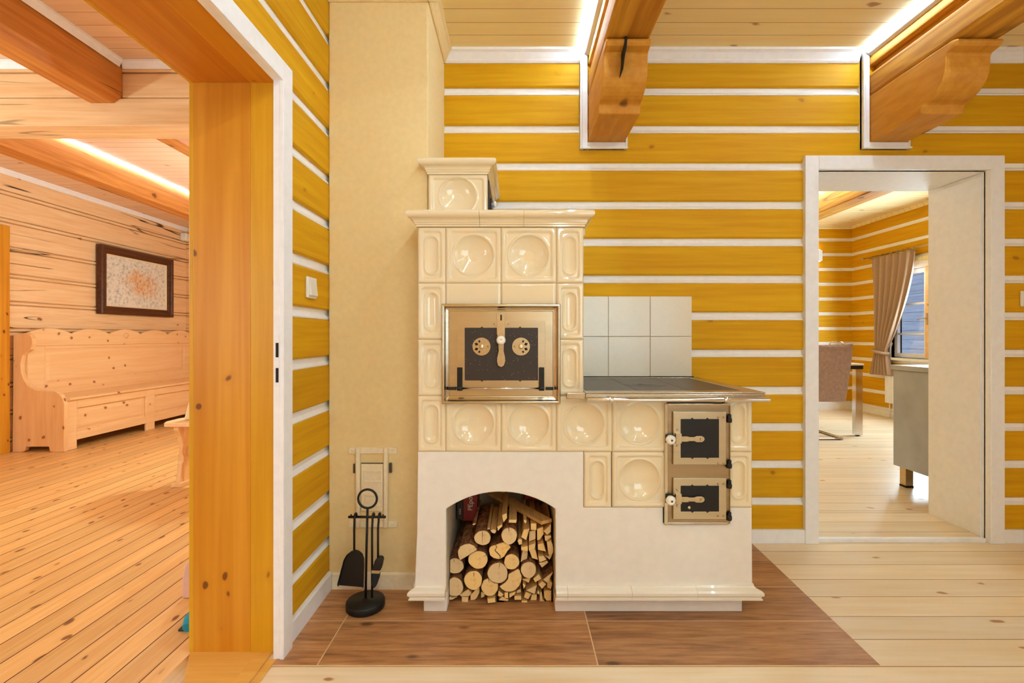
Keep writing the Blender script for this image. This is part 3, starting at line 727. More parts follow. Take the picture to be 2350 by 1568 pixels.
# ---- oven
def frame_ring(mb, ax0, ax1, az0, az1, prof):
    # picture-frame moulding: prof = (inset, y)
    vs = []; n = len(prof)
    for ins, y in prof: vs += [(ax0+ins, y, az0+ins), (ax1-ins, y, az0+ins), (ax1-ins, y, az1-ins), (ax0+ins, y, az1-ins)]
    fs = []
    for k in range(n-1):
        for c in range(4):
            d = (c+1) % 4; fs.append((4*k+c, 4*k+d, 4*(k+1)+d, 4*(k+1)+c))
    mb.add(vs, fs, False); return mb
ox0, ox1, oz0, oz1 = sx(1014.5), sx(1286), sz(926.5), sz(698)
mb = MB(); frame_ring(mb, ox0, ox1, oz0, oz1, [(0, YS+.02), (0, YS-.014), (.004, YS-.018), (.010, YS-.018), (.016, YS-.008), (.024, YS-.002), (.028, YS-.002), (.028, YS+.012)])
sp('oven_frame', mb, M['steel'], .0015)
od = None
mb = MB(); mb.box(ox0+.028, ox1-.028, YS+.000, YS+.012, oz0+.028, oz1-.028)
oven = sp('oven_door', mb, M['steel2'], .0015)
def op(name, mb, mats, bevel=.001, label=None): return obj(name, mb, mats, parent=oven, bevel=bevel, label=label)
mb = MB(); mb.box(sx(1051), sx(1251), YS-.007, YS+.0, sz(890), sz(736)); op('door_leaf', mb, M['steel2'])
pts = [(sx(1067), sz(873)), (sx(1067), sz(752.5))]
def blackpanel(x0, x1, z0, z1, notches, y0, y1):
    top = []; bot = []
    for t in notches:
        c = x0 + (x1-x0)*t; r = .0055
        top += [(c-r, z1), (c, z1+r), (c+r, z1)]; bot += [(c-r, z0), (c, z0-r), (c+r, z0)]
    poly = [(x0, z0)] + bot + [(x1, z0), (x1, z1)] + top[::-1] + [(x0, z1)]
    return MB().prism(poly, 'Y', y0, y1)
op('door_panel', blackpanel(sx(1067), sx(1234.5), sz(873), sz(752.5), (.235, .755), YS-.0095, YS-.004), M['speck'], .0006, 'speckled black door panel')
for cx_, sgn in ((1105.5, -1), (1195.5, 1)):
    c = (sx(cx_), YS-.0095, sz(795.5)); mb = MB()
    mb.lathe([(0, 0), (.0345, 0), (.0345, -.0005), (.0345, -.0035), (.0342, -.004), (.0338, -.004), (.010, -.004), (.0095, -.004), (.009, -.0043), (.008, -.007), (.0075, -.0072), (0, -.008)], c, 'Y', 40)
    mb.lathe([(0, -.004), (.003, -.004), (.003, -.008), (0, -.009)], (c[0]-sgn*.024, c[1], c[2]), 'Y', 10)
    ro = op('vent_rosette', mb, M['brass'], 0, 'round vent rosette with pierced slots')
    mb = MB()
    for k, ang in enumerate((68, 26, -26, -68)):
        a = math.radians(ang); q = (c[0] + sgn*.0215*math.cos(a), c[2] + .0215*math.sin(a)); r = .0078 if abs(ang) < 40 else .0056
        dx, dz = math.cos(a)*sgn, math.sin(a)
        pl = [(q[0]+dx*r, q[1]+dz*r), (q[0]-dz*r*.8, q[1]+dx*r*.8), (q[0]-dx*r, q[1]-dz*r), (q[0]+dz*r*.8, q[1]-dx*r*.8)]
        mb.prism(pl, 'Y', c[1]-.0046, c[1]-.0036)
    o2 = obj('slots', mb, M['dark'], parent=oven)
    
def latch_v():
    mb = MB(); z = sz
    mb.box(sx(1140.5), sx(1159), YS-.014, YS-.008, z(768), z(721)); mb.box(sx(1133), sx(1167), YS-.0115, YS-.007, z(748), z(739))
    out = [(1143, 838), (1141, 828), (1142, 818), (1145, 805), (1144, 790), (1142, 780), (1142, 740), (1159, 740), (1159, 780), (1157, 790), (1156, 805), (1159, 818), (1160, 828), (1157, 838), (1150.5, 842)]
    mb.prism([(sx(a), z(b)) for a, b in out], 'Y', YS-.021, YS-.015); mb.box(sx(1147), sx(1154), YS-.016, YS-.008, z(828), z(812))
    for a in (1134.5, 1166.5): mb.lathe([(0, 0), (.004, 0), (.003, -.003), (0, -.004)], (sx(a), YS-.0105, z(743.5)), 'Y', 10)
    return mb
op('latch', latch_v(), M['brass'], .0008)
mb = MB(); mb.box(sx(1148.5), sx(1152), YS-.0145, YS-.0138, sz(736), sz(723)); op('keyhole', mb, M['dark'], 0)
mb = MB(); mb.lathe([(0, 0), (.006, 0), (.007, -.010), (.0165, -.014), (.0175, -.022), (.013, -.029), (.004, -.030), (.004, -.027), (0, -.027)], (sx(1150.5), YS-.021, sz(781)), 'Y', 24)
op('knob', mb, M['porcelain'], 0, 'white porcelain knob')
for a, b in ((1050, 1062), (1236.5, 1248.5)):
    mb = MB(); mb.box(sx(a), sx(b), YS-.016, YS-.006, sz(896), sz(843)); mb.tube([(sx(a), YS-.014, sz(891)), (sx(b), YS-.014, sz(891))], .009, 14); op('hinge', mb, M['blackiron'], .0015, 'black iron hinge')
mb = MB(); mb.tube([(sx(1062), YS-.014, sz(891)), (sx(1236), YS-.014, sz(891))], .0035, 12); op('hinge_rod', mb, M['chrome'], 0)
for a, b in ((1029.5, 1047.5), (1252, 1269)):
    mb = MB(); mb.box(sx(a), sx(b), YS-.012, YS+.002, sz(895), sz(888)); op('stop_lug', mb, M['blackiron'], .001)

# ---- fire and ash doors
fx0, fx1, fz0, fz1 = sx(1524), sx(1675), sz(1203), sz(926)
mb = MB(); mb.box(fx0, fx1, YS-.002, YS+.03, fz0, fz1)
ff = sp('fire_door_frame', mb, M['steel3'], .003)
mb = MB(); mb.box(fx0-.0006, fx0+.012, YS-.010, YS, fz0, fz1); mb.box(fx0+.012, fx1, YS-.008, YS, fz1-.008, fz1); mb.box(fx0+.012, fx1-.01, YS-.007, YS, fz0, fz0+.010); mb.box(fx1-.004, fx1, YS-.008, YS, fz0+.01, fz1-.008)
obj('frame_lip', mb, M['steel'], parent=ff, bevel=.003)
def smalldoor(nm, py0, py1, pb0, pb1, pyl, rivets):
    mb = MB(); mb.box(sx(1542), sx(1664), YS-.014, YS-.002, sz(py1), sz(py0))
    d = sp(nm, mb, M['steel2'], .0025)
    def q(name, mb, mats, bevel=.001, label=None): return obj(name, mb, mats, parent=d, bevel=bevel, label=label)
    q('door_panel', blackpanel(sx(1559.5), sx(1646), sz(pb1), sz(pb0), (.3, .7), YS-.0165, YS-.010), M['speck'] if False else M['blackiron'], .0006, 'black door panel')
    mb = MB()
    out = [(1558, -6), (1573, -6), (1577, -4.5), (1588, -4.5), (1593, -7), (1605, -7), (1610, -4), (1611.5, 0), (1610, 4), (1605, 7), (1593, 7), (1588, 4.5), (1577, 4.5), (1573, 6), (1558, 6)]
    mb.prism([(sx(a), sz(pyl+b)) for a, b in out], 'Y', YS-.025, YS-.020)
    mb.box(sx(1545.5), sx(1558.5), YS-.030, YS-.013, sz(pyl+9), sz(pyl-13)); mb.box(sx(1540), sx(1560), YS-.024, YS-.020, sz(pyl+5), sz(pyl-5))
    mb.lathe([(0, 0), (.005, 0), (.004, -.004), (0, -.005)], (sx(1603), YS-.025, sz(pyl)), 'Y', 12)
    mb.box(sx(1600), sx(1606), YS-.021, YS-.016, sz(pyl+4), sz(pyl-4))
    for dy in (-21, 16): mb.lathe([(0, 0), (.005, 0), (.004, -.003), (0, -.004)], (sx(1551.5), YS-.014, sz(pyl+dy)), 'Y', 12)
    q('latch', mb, M['brass'], .0008)
    cx_ = sx(1533.5); cz_ = sz(pyl+1)
    mb = MB(); mb.box(cx_-.017, cx_+.018, YS-.020, YS-.016, cz_-.013, cz_+.016); mb.box(cx_-.004, sx(1546), YS-.018, YS-.012, cz_-.006, cz_+.006); q('knob_plate', mb, M['blackiron'])
    mb = MB(); mb.lathe([(0, 0), (.012, 0), (.0185, -.006), (.0185, -.014), (.013, -.022), (.0045, -.023), (.0045, -.020), (0, -.020)], (cx_, YS-.020, cz_), 'Y', 28); kn = q('knob', mb, M['porcelain'], 0, 'white porcelain knob')
    mb = MB(); mb.lathe([(0, 0), (.0035, 0), (.0035, -.002), (0, -.002)], (cx_+.002, YS-.0405, cz_-.001), 'Y', 12); q('knob_screw', mb, M['dark'], 0)
    for hy in rivets:
        mb = MB(); mb.box(sx(1666.5), sx(1669), YS-.018, YS-.004, sz(hy+10), sz(hy-6)); mb.box(sx(1669), sx(1674.5), YS-.016, YS-.004, sz(hy), sz(hy-8)); mb.lathe([(0, 0), (.0095, 0), (.011, .010), (.0095, .018), (0, .018)], (sx(1670.5), YS-.010, sz(hy+11)), 'Z', 16)
        q('hinge', mb, M['blackiron'], .001, 'black iron hinge pin')
        mb = MB()
        for a in (1644.5, 1657): mb.lathe([(0, 0), (.0045, 0), (.0035, -.003), (0, -.004)], (sx(a), YS-.014, sz(hy-1 if hy < 1100 else hy)), 'Y', 12)
        q('rivets', mb, M['brass'], 0)
    return d
smalldoor('fire_door', 943.5, 1065, 960.5, 1048.5, 1005, (958, 1062))
ad = smalldoor('ash_door', 1095, 1190, 1112.5, 1171, 1142, (1108, 1181))
mb = MB(); mb.lathe([(0, 0), (.006, 0), (.006, -.008), (0, -.009)], (sx(1577), YS-.0165, sz(1160)), 'Y', 12); obj('draught_screw', mb, M['chrome'], parent=ad, label='small bright screw')

# ---- cooktop
ZTOP = .868
x0, x1 = sx(1298), .945
yf, yb = 1.815, 2.50
mb = MB()
fr = [(0, 0), (.018, .018)]
mb.box(XM+.002, x1, yf, yf+.055, ZTOP-.006, ZTOP); mb.box(XM+.002, XM+.012, yf+.055, yb, ZTOP-.006, ZTOP); mb.box(x1-.055, x1, yf+.055, yb, ZTOP-.006, ZTOP); mb.box(XM+.012, x1-.055, yb-.03, yb, ZTOP-.006, ZTOP)
mb.box(XM+.002, x1-.001, yf+.001, yf+.02, ZTOP-.024, ZTOP-.006); mb.box(x1-.02, x1-.001, yf+.02, yb, ZTOP-.024, ZTOP-.006)
mb.box(x0, XM+.002, yf, YS-.006, ZTOP-.026, ZTOP-.002)
sp('cooktop_frame', mb, M['steel'], .003)
mb = MB(); xp0, xp1, yp0, yp1 = XM+.013, x1-.056, yf+.056, yb-.031
w = (xp1-xp0)/3
for k in range(3): mb.box(xp0+k*w+.0012, xp0+(k+1)*w-.0012, yp0, yp1, ZTOP-.014, ZTOP-.002)
ct = sp('hotplate', mb, M['castiron'], .001)
mb = MB(); c = (xp0+1.45*w, (yp0+yp1)/2-.03, ZTOP-.002)
mb.lathe([(.095, -.001), (.098, -.001), (.098, .0008), (.095, .0008)], c, 'Z', 48); mb.lathe([(0, -.001), (.055, -.001), (.055, .001), (0, .001)], c, 'Z', 40); mb.box(c[0]-.03, c[0]-.01, c[1]-.004, c[1]+.004, ZTOP-.002, ZTOP)
obj('plate_ring', mb, M['castiron'], parent=ct, bevel=.0004)
mb = MB(); mb.box(XM+.012, x1-.02, yb, YW-.014, ZTOP-.02, ZTOP+.004); sp('rear_strip', mb, M['blackiron'], .001)
yr = 1.790; zr = Z(918, yr)
mb = MB(); mb.tube([(X(1347, yr), yr, zr), (X(1766, yr), yr, zr)], .0085, 16); rl = sp('rail', mb, M['chrome'], .001)
for px in (1402, 1665): 
    mb = MB(); mb.tube([(X(px-4, yr), yr, zr), (X(px+6, yr), yr, zr)], .0115, 16); mb.box(X(px-3, yr), X(px+5, yr), yr, yf+.004, zr-.004, zr+.004); obj('bracket', mb, M['chrome'], parent=rl, bevel=.001)
mb = MB(); mb.lathe([(0, 0), (.006, 0), (.006, .012), (.010, .014), (.010, .02), (0, .021)], (XM, 2.0, Z(632, 2.0)), 'X', 14); sp('damper_knob', mb, M['blackiron'], 0)

# ---- white tile splashback on the wall
mb = MB()
tw = .2178
xe = X(1588, YW-.012)
for r, (za, zc) in enumerate((( Z(865, YW-.01), Z(772.5, YW-.01)), (Z(772.5, YW-.01), Z(680, YW-.01)))):
    for k in range(3):
        b = xe - k*tw
        mb.box(max(b-tw+.001, XM+.001), b-.001, YW-.012, YW-.002, za+.001, zc-.001)
sb = obj('tile_splashback', mb, M['tilewhite'], bevel=.0015, cat='splashback', label='white square wall tiles behind the hotplate')
mb = MB(); mb.box(XM+.002, xe-.001, YW-.006, YW+.02, Z(865, YW-.01)+.001, Z(680, YW-.01)-.001); obj('grout', mb, M['grout'], parent=sb)

# ================================================================== FIREWOOD
YN = 1.935          # front of the pile
def A(p): return (X(1010 + p[0]/8.393, YN), Z(1110 + p[1]/8.393, YN))
def B(p): return A((p[0], p[1] + 1259))
GP = 'firewood stacked in the stove niche'
circles = []
def push(poly, skip=None):
    out = []
    for x, z in poly:
        for cx_, cz_, r in circles:
            if (cx_, cz_, r) == skip: continue
            d = math.hypot(x-cx_, z-cz_)
            if d < r + .0012:
                k = (r + .0012)/max(d, 1e-5); x, z = cx_+(x-cx_)*k, cz_+(z-cz_)*k
        out.append((min(max(x, NL+.003), NR-.003), max(z, .0035)))
    return out
def wood_piece(name, poly, length, label, barkmat, yf=None, jit=True):
    yf = YN + random.uniform(-.012, .02) if yf is None else yf
    cx_ = sum(p[0] for p in poly)/len(poly); cz_ = sum(p[1] for p in poly)/len(poly)
    mb = MB(); n = len(poly)
    rings = [[(cx_+(x-cx_)*k, y, cz_+(z-cz_)*k) for x, z in poly] for k, y in ((.96, yf), (1, yf+.003), (1, yf+length*.5), (.985, yf+length))]
    for k in range(3):
        b = len(mb.v); mb.v += rings[k] + rings[k+1]
        for i in range(n):
            j = (i+1) % n; mb.f.append([b+i, b+j, b+n+j, b+n+i]); mb.mi.append(0 if k else 1); mb.sm.append(n > 12)
    for r in (0, 3):
        b = len(mb.v); mb.v += rings[r]; mb.f.append([b+i for i in range(n)]); mb.mi.append(1); mb.sm.append(False)
    o = obj(name, mb, [barkmat, M['endgrain']], label=label, cat='firewood', group=GP)
    return o, yf
def round_log(c, rx, ry, label, crack=None, fn=B, length=.30, clip=False, yf=None):
    cx_, cz_ = fn(c); k = YN/F/8.393; rx *= k; ry *= k
    poly = []
    for i in range(36):
        a = 2*math.pi*i/36; q = 1 + .025*math.sin(3*a + c[0]) + .012*math.sin(7*a + c[1])
        poly.append((cx_ + rx*q*math.cos(a), cz_ + ry*q*math.sin(a)))
    if clip: poly = push(poly)
    poly = [(min(max(x, NL+.003), NR-.003), max(z, .0035)) for x, z in poly]
    o, y = wood_piece('round_log', poly, length, label, M['bark'], yf)
    if not clip: circles.append((cx_, cz_, max(rx, ry)*1.035))
    if crack:
        mb = MB(); (ax, az), (bx, bz) = fn(crack[0]), fn(crack[1]); dx, dz = bx-ax, bz-az; l = math.hypot(dx, dz); nx_, nz_ = -dz/l*.0011, dx/l*.0011
        mb.prism([(ax-nx_, az-nz_), ((ax+bx)/2-nx_*.7+.0006, (az+bz)/2), (bx, bz), ((ax+bx)/2+nx_*.7+.0006, (az+bz)/2), (ax+nx_, az+nz_)], 'Y', y-.0006, y+.002)
        obj('crack', mb, M['dark'], parent=o)
    return o
round_log((1110, 470), 195, 195, 'large pale round log in the middle of the pile', ((1150, 275), (1125, 390)))
round_log((280, 725), 168, 178, 'bottom left round log with a knot near its rim')
round_log((285, 355), 160, 148, 'small round log second up the left side of the pile', ((262, 225), (262, 290)))
round_log((640, 590), 172, 180, 'round log beside the bottom left one, with a split at top', ((655, 435), (650, 530)))
round_log((728, 228), 188, 172, 'pale round log with radial crack, under the half log', ((880, 135), (790, 180)))
round_log((1378, 255), 146, 148, 'round log right above the half moon log')
round_log((1702, 388), 146, 156, 'round log at the right with a dark knot low on its face')
round_log((815, 1062), 160, 140, 'barky round log with split face at top left of pile', ((810, 940), (810, 1190)), fn=A)
round_log((1332, 992), 150, 160, 'round log at top centre with a short split from its upper rim', ((1320, 835), (1328, 935)), fn=A)
round_log((955, 745), 165, 172, 'low round log tucked below the large central one', ((930, 580), (945, 660)), clip=True)
def poly_piece(name, pts, fn, label, mat=None, length=.29, sub=0):
    pl = [fn(p) for p in pts]
    if sub:
        q = []
        for i in range(len(pl)):
            a, b = pl[i], pl[(i+1) % len(pl)]
            for k in range(sub): q.append((a[0]+(b[0]-a[0])*k/sub, a[1]+(b[1]-a[1])*k/sub))
        pl = q
    return wood_piece(name, push(pl), length, label, mat or M['split'])
poly_piece('half_log', [(1145,705),(1190,760),(1260,800),(1330,808),(1400,795),(1460,765),(1520,700),(1555,630),(1570,560),(1570,480),(1555,420),(1500,372),(1420,420),(1320,470),(1310,560),(1260,630),(1200,670)], B, 'large half moon log low in the middle right', M['bark'], sub=3)
poly_piece('half_log', [(345,1290),(390,1200),(470,1160),(570,1148),(660,1190),(715,1262),(560,1364),(388,1462),(352,1380)], A, 'barky half log with flat lower side at the upper left', M['bark'], sub=3)
o_, y_ = poly_piece('split_log', [(940,1300),(950,1250),(985,1215),(1060,1190),(1210,1140),(1320,1170),(1360,1240),(1290,1320),(1240,1410),(1165,1460),(1110,1465),(1020,1440),(960,1390)], A, 'cracked log with jagged split across its face, upper middle', M['bark'], sub=3)
mb = MB(); pl = [A(p) for p in ((1075,1185),(1098,1230),(1062,1290),(1110,1335),(1165,1395),(1160,1455),(1150,1455),(1152,1400),(1098,1345),(1048,1292),(1086,1230),(1065,1190))]
mb.prism(pl, 'Y', y_-.0006, y_+.003); obj('crack', mb, M['dark'], parent=o_)
SPL = [
 (B,[(135,905),(230,925),(330,895),(240,960),(135,955)],'thin flat sliver under the bottom left round log'),
 (B,[(360,912),(450,850),(540,800),(605,880),(560,930),(400,940)],'low wedge between the two bottom left round logs'),
 (B,[(412,950),(535,950),(535,1090),(412,1090)],'square stick end on the floor, leftmost'),
 (B,[(575,945),(715,790),(752,800),(752,890),(650,1100),(572,1100)],'tall leaning split piece standing on floor at left'),
 (B,[(782,872),(855,890),(850,958),(782,988)],'small block below the tucked round log'),
 (B,[(910,950),(1060,935),(1070,1012),(920,1028)],'flat block beneath the tucked round log'),
 (B,[(1128,800),(1228,882),(1165,920),(1112,900)],'dark wedge between the tucked log and half moon log'),
 (B,[(1240,832),(1310,824),(1310,935),(1242,930)],'short upright block under the half moon log'),
 (B,[(1122,1012),(1200,938),(1318,1010),(1300,1028)],'low triangular wedge at the bottom middle'),
 (B,[(1122,1045),(1235,1042),(1215,1145),(1092,1140)],'pale loose block on the floor at the bottom middle'),
 (B,[(1332,845),(1460,800),(1440,850),(1335,922)],'slanting sliver under the half moon log'),
 (B,[(1478,835),(1548,795),(1560,860),(1468,880)],'small block right of the half moon log base'),
 (B,[(1430,905),(1562,905),(1562,978),(1432,978)],'shadowed flat block near the floor, right of the middle'),
 (B,[(1570,1010),(1680,1015),(1680,1135),(1570,1130)],'orange square stick end on the floor, right of the middle'),
 (B,[(1582,612),(1748,596),(1710,688),(1585,630)],'flat wedge under the log with the dark knot'),
 (B,[(1592,662),(1648,690),(1610,768)],'tiny triangular chip below the flat wedge'),
 (B,[(1657,815),(1868,715),(1822,885)],'bright triangular wedge in the lower right'),
 (B,[(1652,862),(1758,902),(1700,1003),(1612,965)],'square block turned on its corner, lower right'),
 (B,[(1762,932),(1868,932),(1860,1118),(1742,1118)],'upright pale block on the floor, lower right'),
 (B,[(1792,580),(1905,492),(1948,580),(1832,652)],'broad split piece right of the log with dark knot'),
 (B,[(1978,578),(2180,430),(2066,645)],'barky triangular split at the right edge',),
 (B,[(1892,662),(1968,605),(2040,655),(1962,748)],'small square block under the broad split piece'),
 (B,[(2066,690),(2110,605),(2168,700),(2140,806),(2066,780)],'pointed block at the right edge, low'),
 (B,[(2004,862),(2064,838),(2150,855),(2148,1050),(2096,1102),(2008,980)],'tall pointed split at the lower right edge'),
 (B,[(1926,865),(1960,865),(1974,1010),(2056,1178),(1918,1173)],'long wedge standing on the floor at lower right'),
 (B,[(2165,1065),(2198,1100),(2194,1248),(2152,1230)],'thin stick on the floor against the right side'),
 (B,[(1882,832),(1920,872),(1914,925),(1872,895)],'small chip left of the long standing wedge'),
 (B,[(1902,287),(2060,236),(2085,270),(1962,372)],'flat block at the right, above the barky triangle'),
 (B,[(1888,132),(1985,112),(2045,190),(1912,240)],'squarish block at the right, above the flat block'),
 (B,[(1718,52),(1828,14),(1890,236),(1772,198)],'slanting split piece right of the upright slat'),
 (B,[(1592,52),(1692,44),(1680,255),(1548,298)],'upright narrow slat above the log with the dark knot'),
 (B,[(2012,124),(2070,145),(2110,135),(2165,112),(2110,212)],'pointed chip at the right edge, middle height'),
 (A,[(2052,1112),(2130,1082),(2198,1220),(2198,1300),(2110,1385),(2082,1330)],'long angular split at the right edge, upper half'),
 (A,[(1882,1162),(1988,1142),(2038,1300),(1882,1262)],'angular split left of the long one at right edge'),
 (A,[(1560,1208),(1690,1186),(1690,1278),(1562,1268)],'flat yellow block left of the upper right stack'),
 (A,[(1705,1182),(1840,1132),(1828,1230),(1758,1278),(1708,1280)],'five sided block beside the flat yellow block'),
 (A,[(1490,1110),(1520,1065),(1578,1082),(1578,1168),(1522,1186)],'yellow block right beside the top centre round log'),
 (A,[(1610,872),(1722,852),(1658,1076),(1562,1018)],'leaning thin block right of the top centre log'),
 (A,[(1747,782),(1858,782),(1858,908),(1747,908)],'square pink-tinged stick end at the upper right'),
 (A,[(1872,902),(1982,862),(2003,1000),(1920,1118),(1872,1128)],'yellow pointed stick right of the square stick end'),
 (A,[(1992,918),(2090,830),(2138,768),(2130,928),(2062,988)],'wide split with slanted face at the upper right edge'),
 (A,[(2014,1012),(2130,1000),(2143,1034),(2060,1105),(2022,1108)],'small rounded split below the slanted one'),
 (A,[(1722,962),(1845,932),(1843,1108),(1712,1162)],'shaded block under the square stick end'),
 (A,[(1607,702),(1640,682),(1668,716),(1640,764)],'little kindling stick with a diamond end, upper right'),
 (A,[(1326,690),(1478,690),(1466,752),(1322,745)],'whitish flat slat lying on the top centre round log'),
 (A,[(908,872),(960,870),(956,896),(912,900)],'thin kindling stick at the left of the top bunch'),
 (A,[(970,882),(1030,862),(1085,892),(1060,938),(1010,930)],'thick kindling stick in the middle of the top bunch'),
 (A,[(1098,836),(1182,794),(1200,822),(1112,914)],'kindling stick in the top bunch, right of the thick one'),
 (A,[(1187,645),(1278,604),(1288,700),(1217,788)],'yellow kindling stick at right of the top bunch'),
 (A,[(618,800),(655,775),(690,790),(640,812)],'thin chip lying on the barky log at the top left'),
]
for fn, pts, lab in SPL:
    poly_piece('split_log', pts, fn, lab, M['bark'] if 'barky' in lab else None, length=random.uniform(.25, .30), sub=2)

# ribbed board across the top of the pile
mb = MB(); Lb, wb = .44, .052
for k in range(6):
    u0 = -wb/2 + k*wb/6; mb.box(-Lb/2, Lb/2, u0+.0004, u0+wb/6-.0004, 0, .013)
mb.box(-Lb/2+.0005, Lb/2-.0005, -wb/2+.001, wb/2-.001, .001, .0115)
p0, p1 = Vector((.118, 1.925)), Vector((-.115, 2.285)); ang = math.atan2(p1.y-p0.y, p1.x-p0.x)
mid = (p0+p1)/2
mb.v = [(mid.x + x*math.cos(ang) - y*math.sin(ang), mid.y + x*math.sin(ang) + y*math.cos(ang), .330 + z) for x, y, z in mb.v]
obj('ribbed_board', mb, M['split'], label='pale ribbed board lying diagonally across the top of the woodpile', cat='board')
# firelighter packages
YP = 2.13
pk = thing('firelighter_pack', (-.215, YP, .255), 'dark red and black package with white letters on top left of woodpile', 'package')
mb = MB(); mb.box(-.238, -.172, YP, YP+.12, .258, .40); obj('pack_front', mb, M['red'], parent=pk, bevel=.004)
mb = MB(); mb.box(-.266, -.2385, YP+.006, YP+.12, .262, .39); obj('pack_side', mb, M['darkpack'], parent=pk, bevel=.003)
def text(body, size, loc, roty, mat, par, name='lettering'):
    cu = bpy.data.curves.new(name, 'FONT'); cu.body = body; cu.size = size; cu.extrude = .0004; cu.materials.append(mat)
    o = bpy.data.objects.new(name, cu); COL.objects.link(o); bpy.context.view_layer.update()
    me = bpy.data.meshes.new_from_object(o.evaluated_get(bpy.context.evaluated_depsgraph_get())); bpy.data.objects.remove(o)
    o = bpy.data.objects.new(name, me); COL.objects.link(o); o.parent = par; o.location = Vector(loc) - wloc(par)
    o.rotation_euler = (Matrix.Rotation(roty, 3, 'Y') @ Matrix.Rotation(math.pi/2, 3, 'X')).to_euler(); return o
text('PEpo', .030, (-.195, YP-.0008, .305), -math.pi/2, M['letter'], pk)
text('s.Lc.', .016, (-.248, YP+.0052, .286), -math.pi/2, M['letter'], pk)
pk2 = thing('red_package', (.08, 2.16, .34), 'crumpled red and black package behind the ribbed board', 'package')
mb = MB(); mb.box(.035, .115, 2.14, 2.30, .346, .395); obj('wrapper', mb, M['red'], parent=pk2, bevel=.01)
mb = MB(); mb.box(.023, .0345, 2.142, 2.298, .347, .393); obj('dark_end', mb, M['darkpack'], parent=pk2, bevel=.004)
# ================================================================== FIRE TOOLS
BX, BY = X(838, 1.90), 1.905
st = thing('fireplace_tool_stand', (BX, BY, .003), 'black iron fireplace tool stand with round base and ring handle', 'tool stand')
mb = MB(); mb.lathe([(0, 0), (.072, 0), (.075, .004), (.075, .026), (.0725, .030), (.014, .031), (.009, .036), (0, .037)], (BX, BY, .003), 'Z', 56); obj('base', mb, M['blackiron'], parent=st)
zr_ = Z(1145, BY); xr = X(843.5, BY)
mb = MB(); mb.tube([(BX, BY, .03), (BX+.004, BY, .25), (xr, BY, zr_-.036)], .0046, 14); obj('pole', mb, M['blackiron'], parent=st)
mb = MB(); mb.tube([(xr+.037*math.cos(2*math.pi*k/40), BY, zr_+.037*math.sin(2*math.pi*k/40)) for k in range(40)], .0045, 12, closed=True); obj('ring_handle', mb, M['blackiron'], parent=st)
zc_ = Z(1185.5, BY)
mb = MB(); mb.tube([(X(801, BY), BY-.006, zc_), (X(886, BY), BY-.006, zc_)], .005, 12)
for px in (807, 880): mb.lathe([(0, 0), (.003, 0), (.003, .010), (0, .011)], (X(px, BY), BY-.006, zc_), 'Z', 10)
obj('hanging_bar', mb, M['blackiron'], parent=st)
def hook(mb, xt, xb, zb_, y=BY-.018):
    pts = []
    for k in range(0, 9):
        a = math.pi*(1 - k/8.)
        pts.append((xt, y + .012 - .012*math.cos(math.pi-a) if False else y + .012 + .012*math.cos(a), zc_ + .002 + .012*math.sin(a)))
    pts = pts[::-1]
    pts += [(xt, y, zc_-.012), (xt+(xb-xt)*.6, y, zc_-.028), (xb, y, zc_-.045), (xb, y, zb_)]
    mb.tube(pts, .0042, 10)
# shovel
xs = X(817, BY)
sh = thing('fire_shovel', (xs, BY-.02, .14), 'black hearth shovel hanging on the left of the tool stand', 'shovel')
mb = MB(); hook(mb, X(817, BY), X(816.5, BY), Z(1262, BY)); obj('handle', mb, M['blackiron'], parent=sh)
YB = BY-.020
out = [(834.5, 1348), (836.5, 1300), (836, 1282), (832, 1271), (824, 1264), (816, 1262), (807, 1264.5), (797, 1272), (791, 1283), (776.5, 1338), (778.5, 1343.5)]
pl = [(X(a, YB), Z(b, YB)) for a, b in out]
mb = MB(); mb.prism(pl, 'Y', YB-.001, YB+.0015)
cxp = sum(p[0] for p in pl)/len(pl); czp = sum(p[1] for p in pl)/len(pl)
for i in range(len(pl)-1):          # raised rim along sides and top, open at the mouth
    a, b = pl[i], pl[i+1]
    if i >= 10: continue
    q = lambda p, k: (cxp+(p[0]-cxp)*k, czp+(p[1]-czp)*k)
    a1, b1 = q(a, .9), q(b, .9); y0 = YB-.014
    mb.add([(a[0], y0, a[1]), (b[0], y0, b[1]), (b[0], YB+.0015, b[1]), (a[0], YB+.0015, a[1]), (a1[0], YB-.001, a1[1]), (b1[0], YB-.001, b1[1])], [(0,1,2,3), (0,4,5,1), (3,2,5,4)])
obj('blade', mb, M['blackiron'], parent=sh, bevel=.0006)
# poker
pk_ = thing('fire_poker', (X(857, BY), BY-.02, .04), 'black hearth poker hanging just right of the stand pole', 'poker')
mb = MB(); hook(mb, X(858, BY), X(857, BY), Z(1366, BY)); obj('rod', mb, M['blackiron'], parent=pk_)
# brush
br = thing('hearth_brush', (X(870, BY), BY-.02, .14), 'black hearth brush hanging on the right of the tool stand', 'brush')
mb = MB(); hook(mb, X(872, BY), X(870.5, BY), Z(1285, BY)); obj('handle', mb, M['blackiron'], parent=br)
def rp(pts, y0, y1): return MB().prism([(X(a, BY), Z(b, BY)) for a, b in pts], 'Y', y0, y1)
obj('brush_head', rp([(860, 1296), (865, 1280), (872, 1272), (880, 1272), (884, 1277), (881, 1292), (878, 1301), (858.5, 1300)], BY-.034, BY-.008), M['blackiron'], parent=br, bevel=.004)
obj('ferrule', rp([(858.5, 1300), (878, 1300.5), (876, 1308), (858, 1307)], BY-.0345, BY-.0075), M['brass'] if False else M['steel2'], parent=br, bevel=.001)
obj('bristles', rp([(858.5, 1307), (876, 1308), (873, 1322), (868, 1337), (863, 1342), (858, 1334)], BY-.033, BY-.009), M['bristle'], parent=br, bevel=.003)

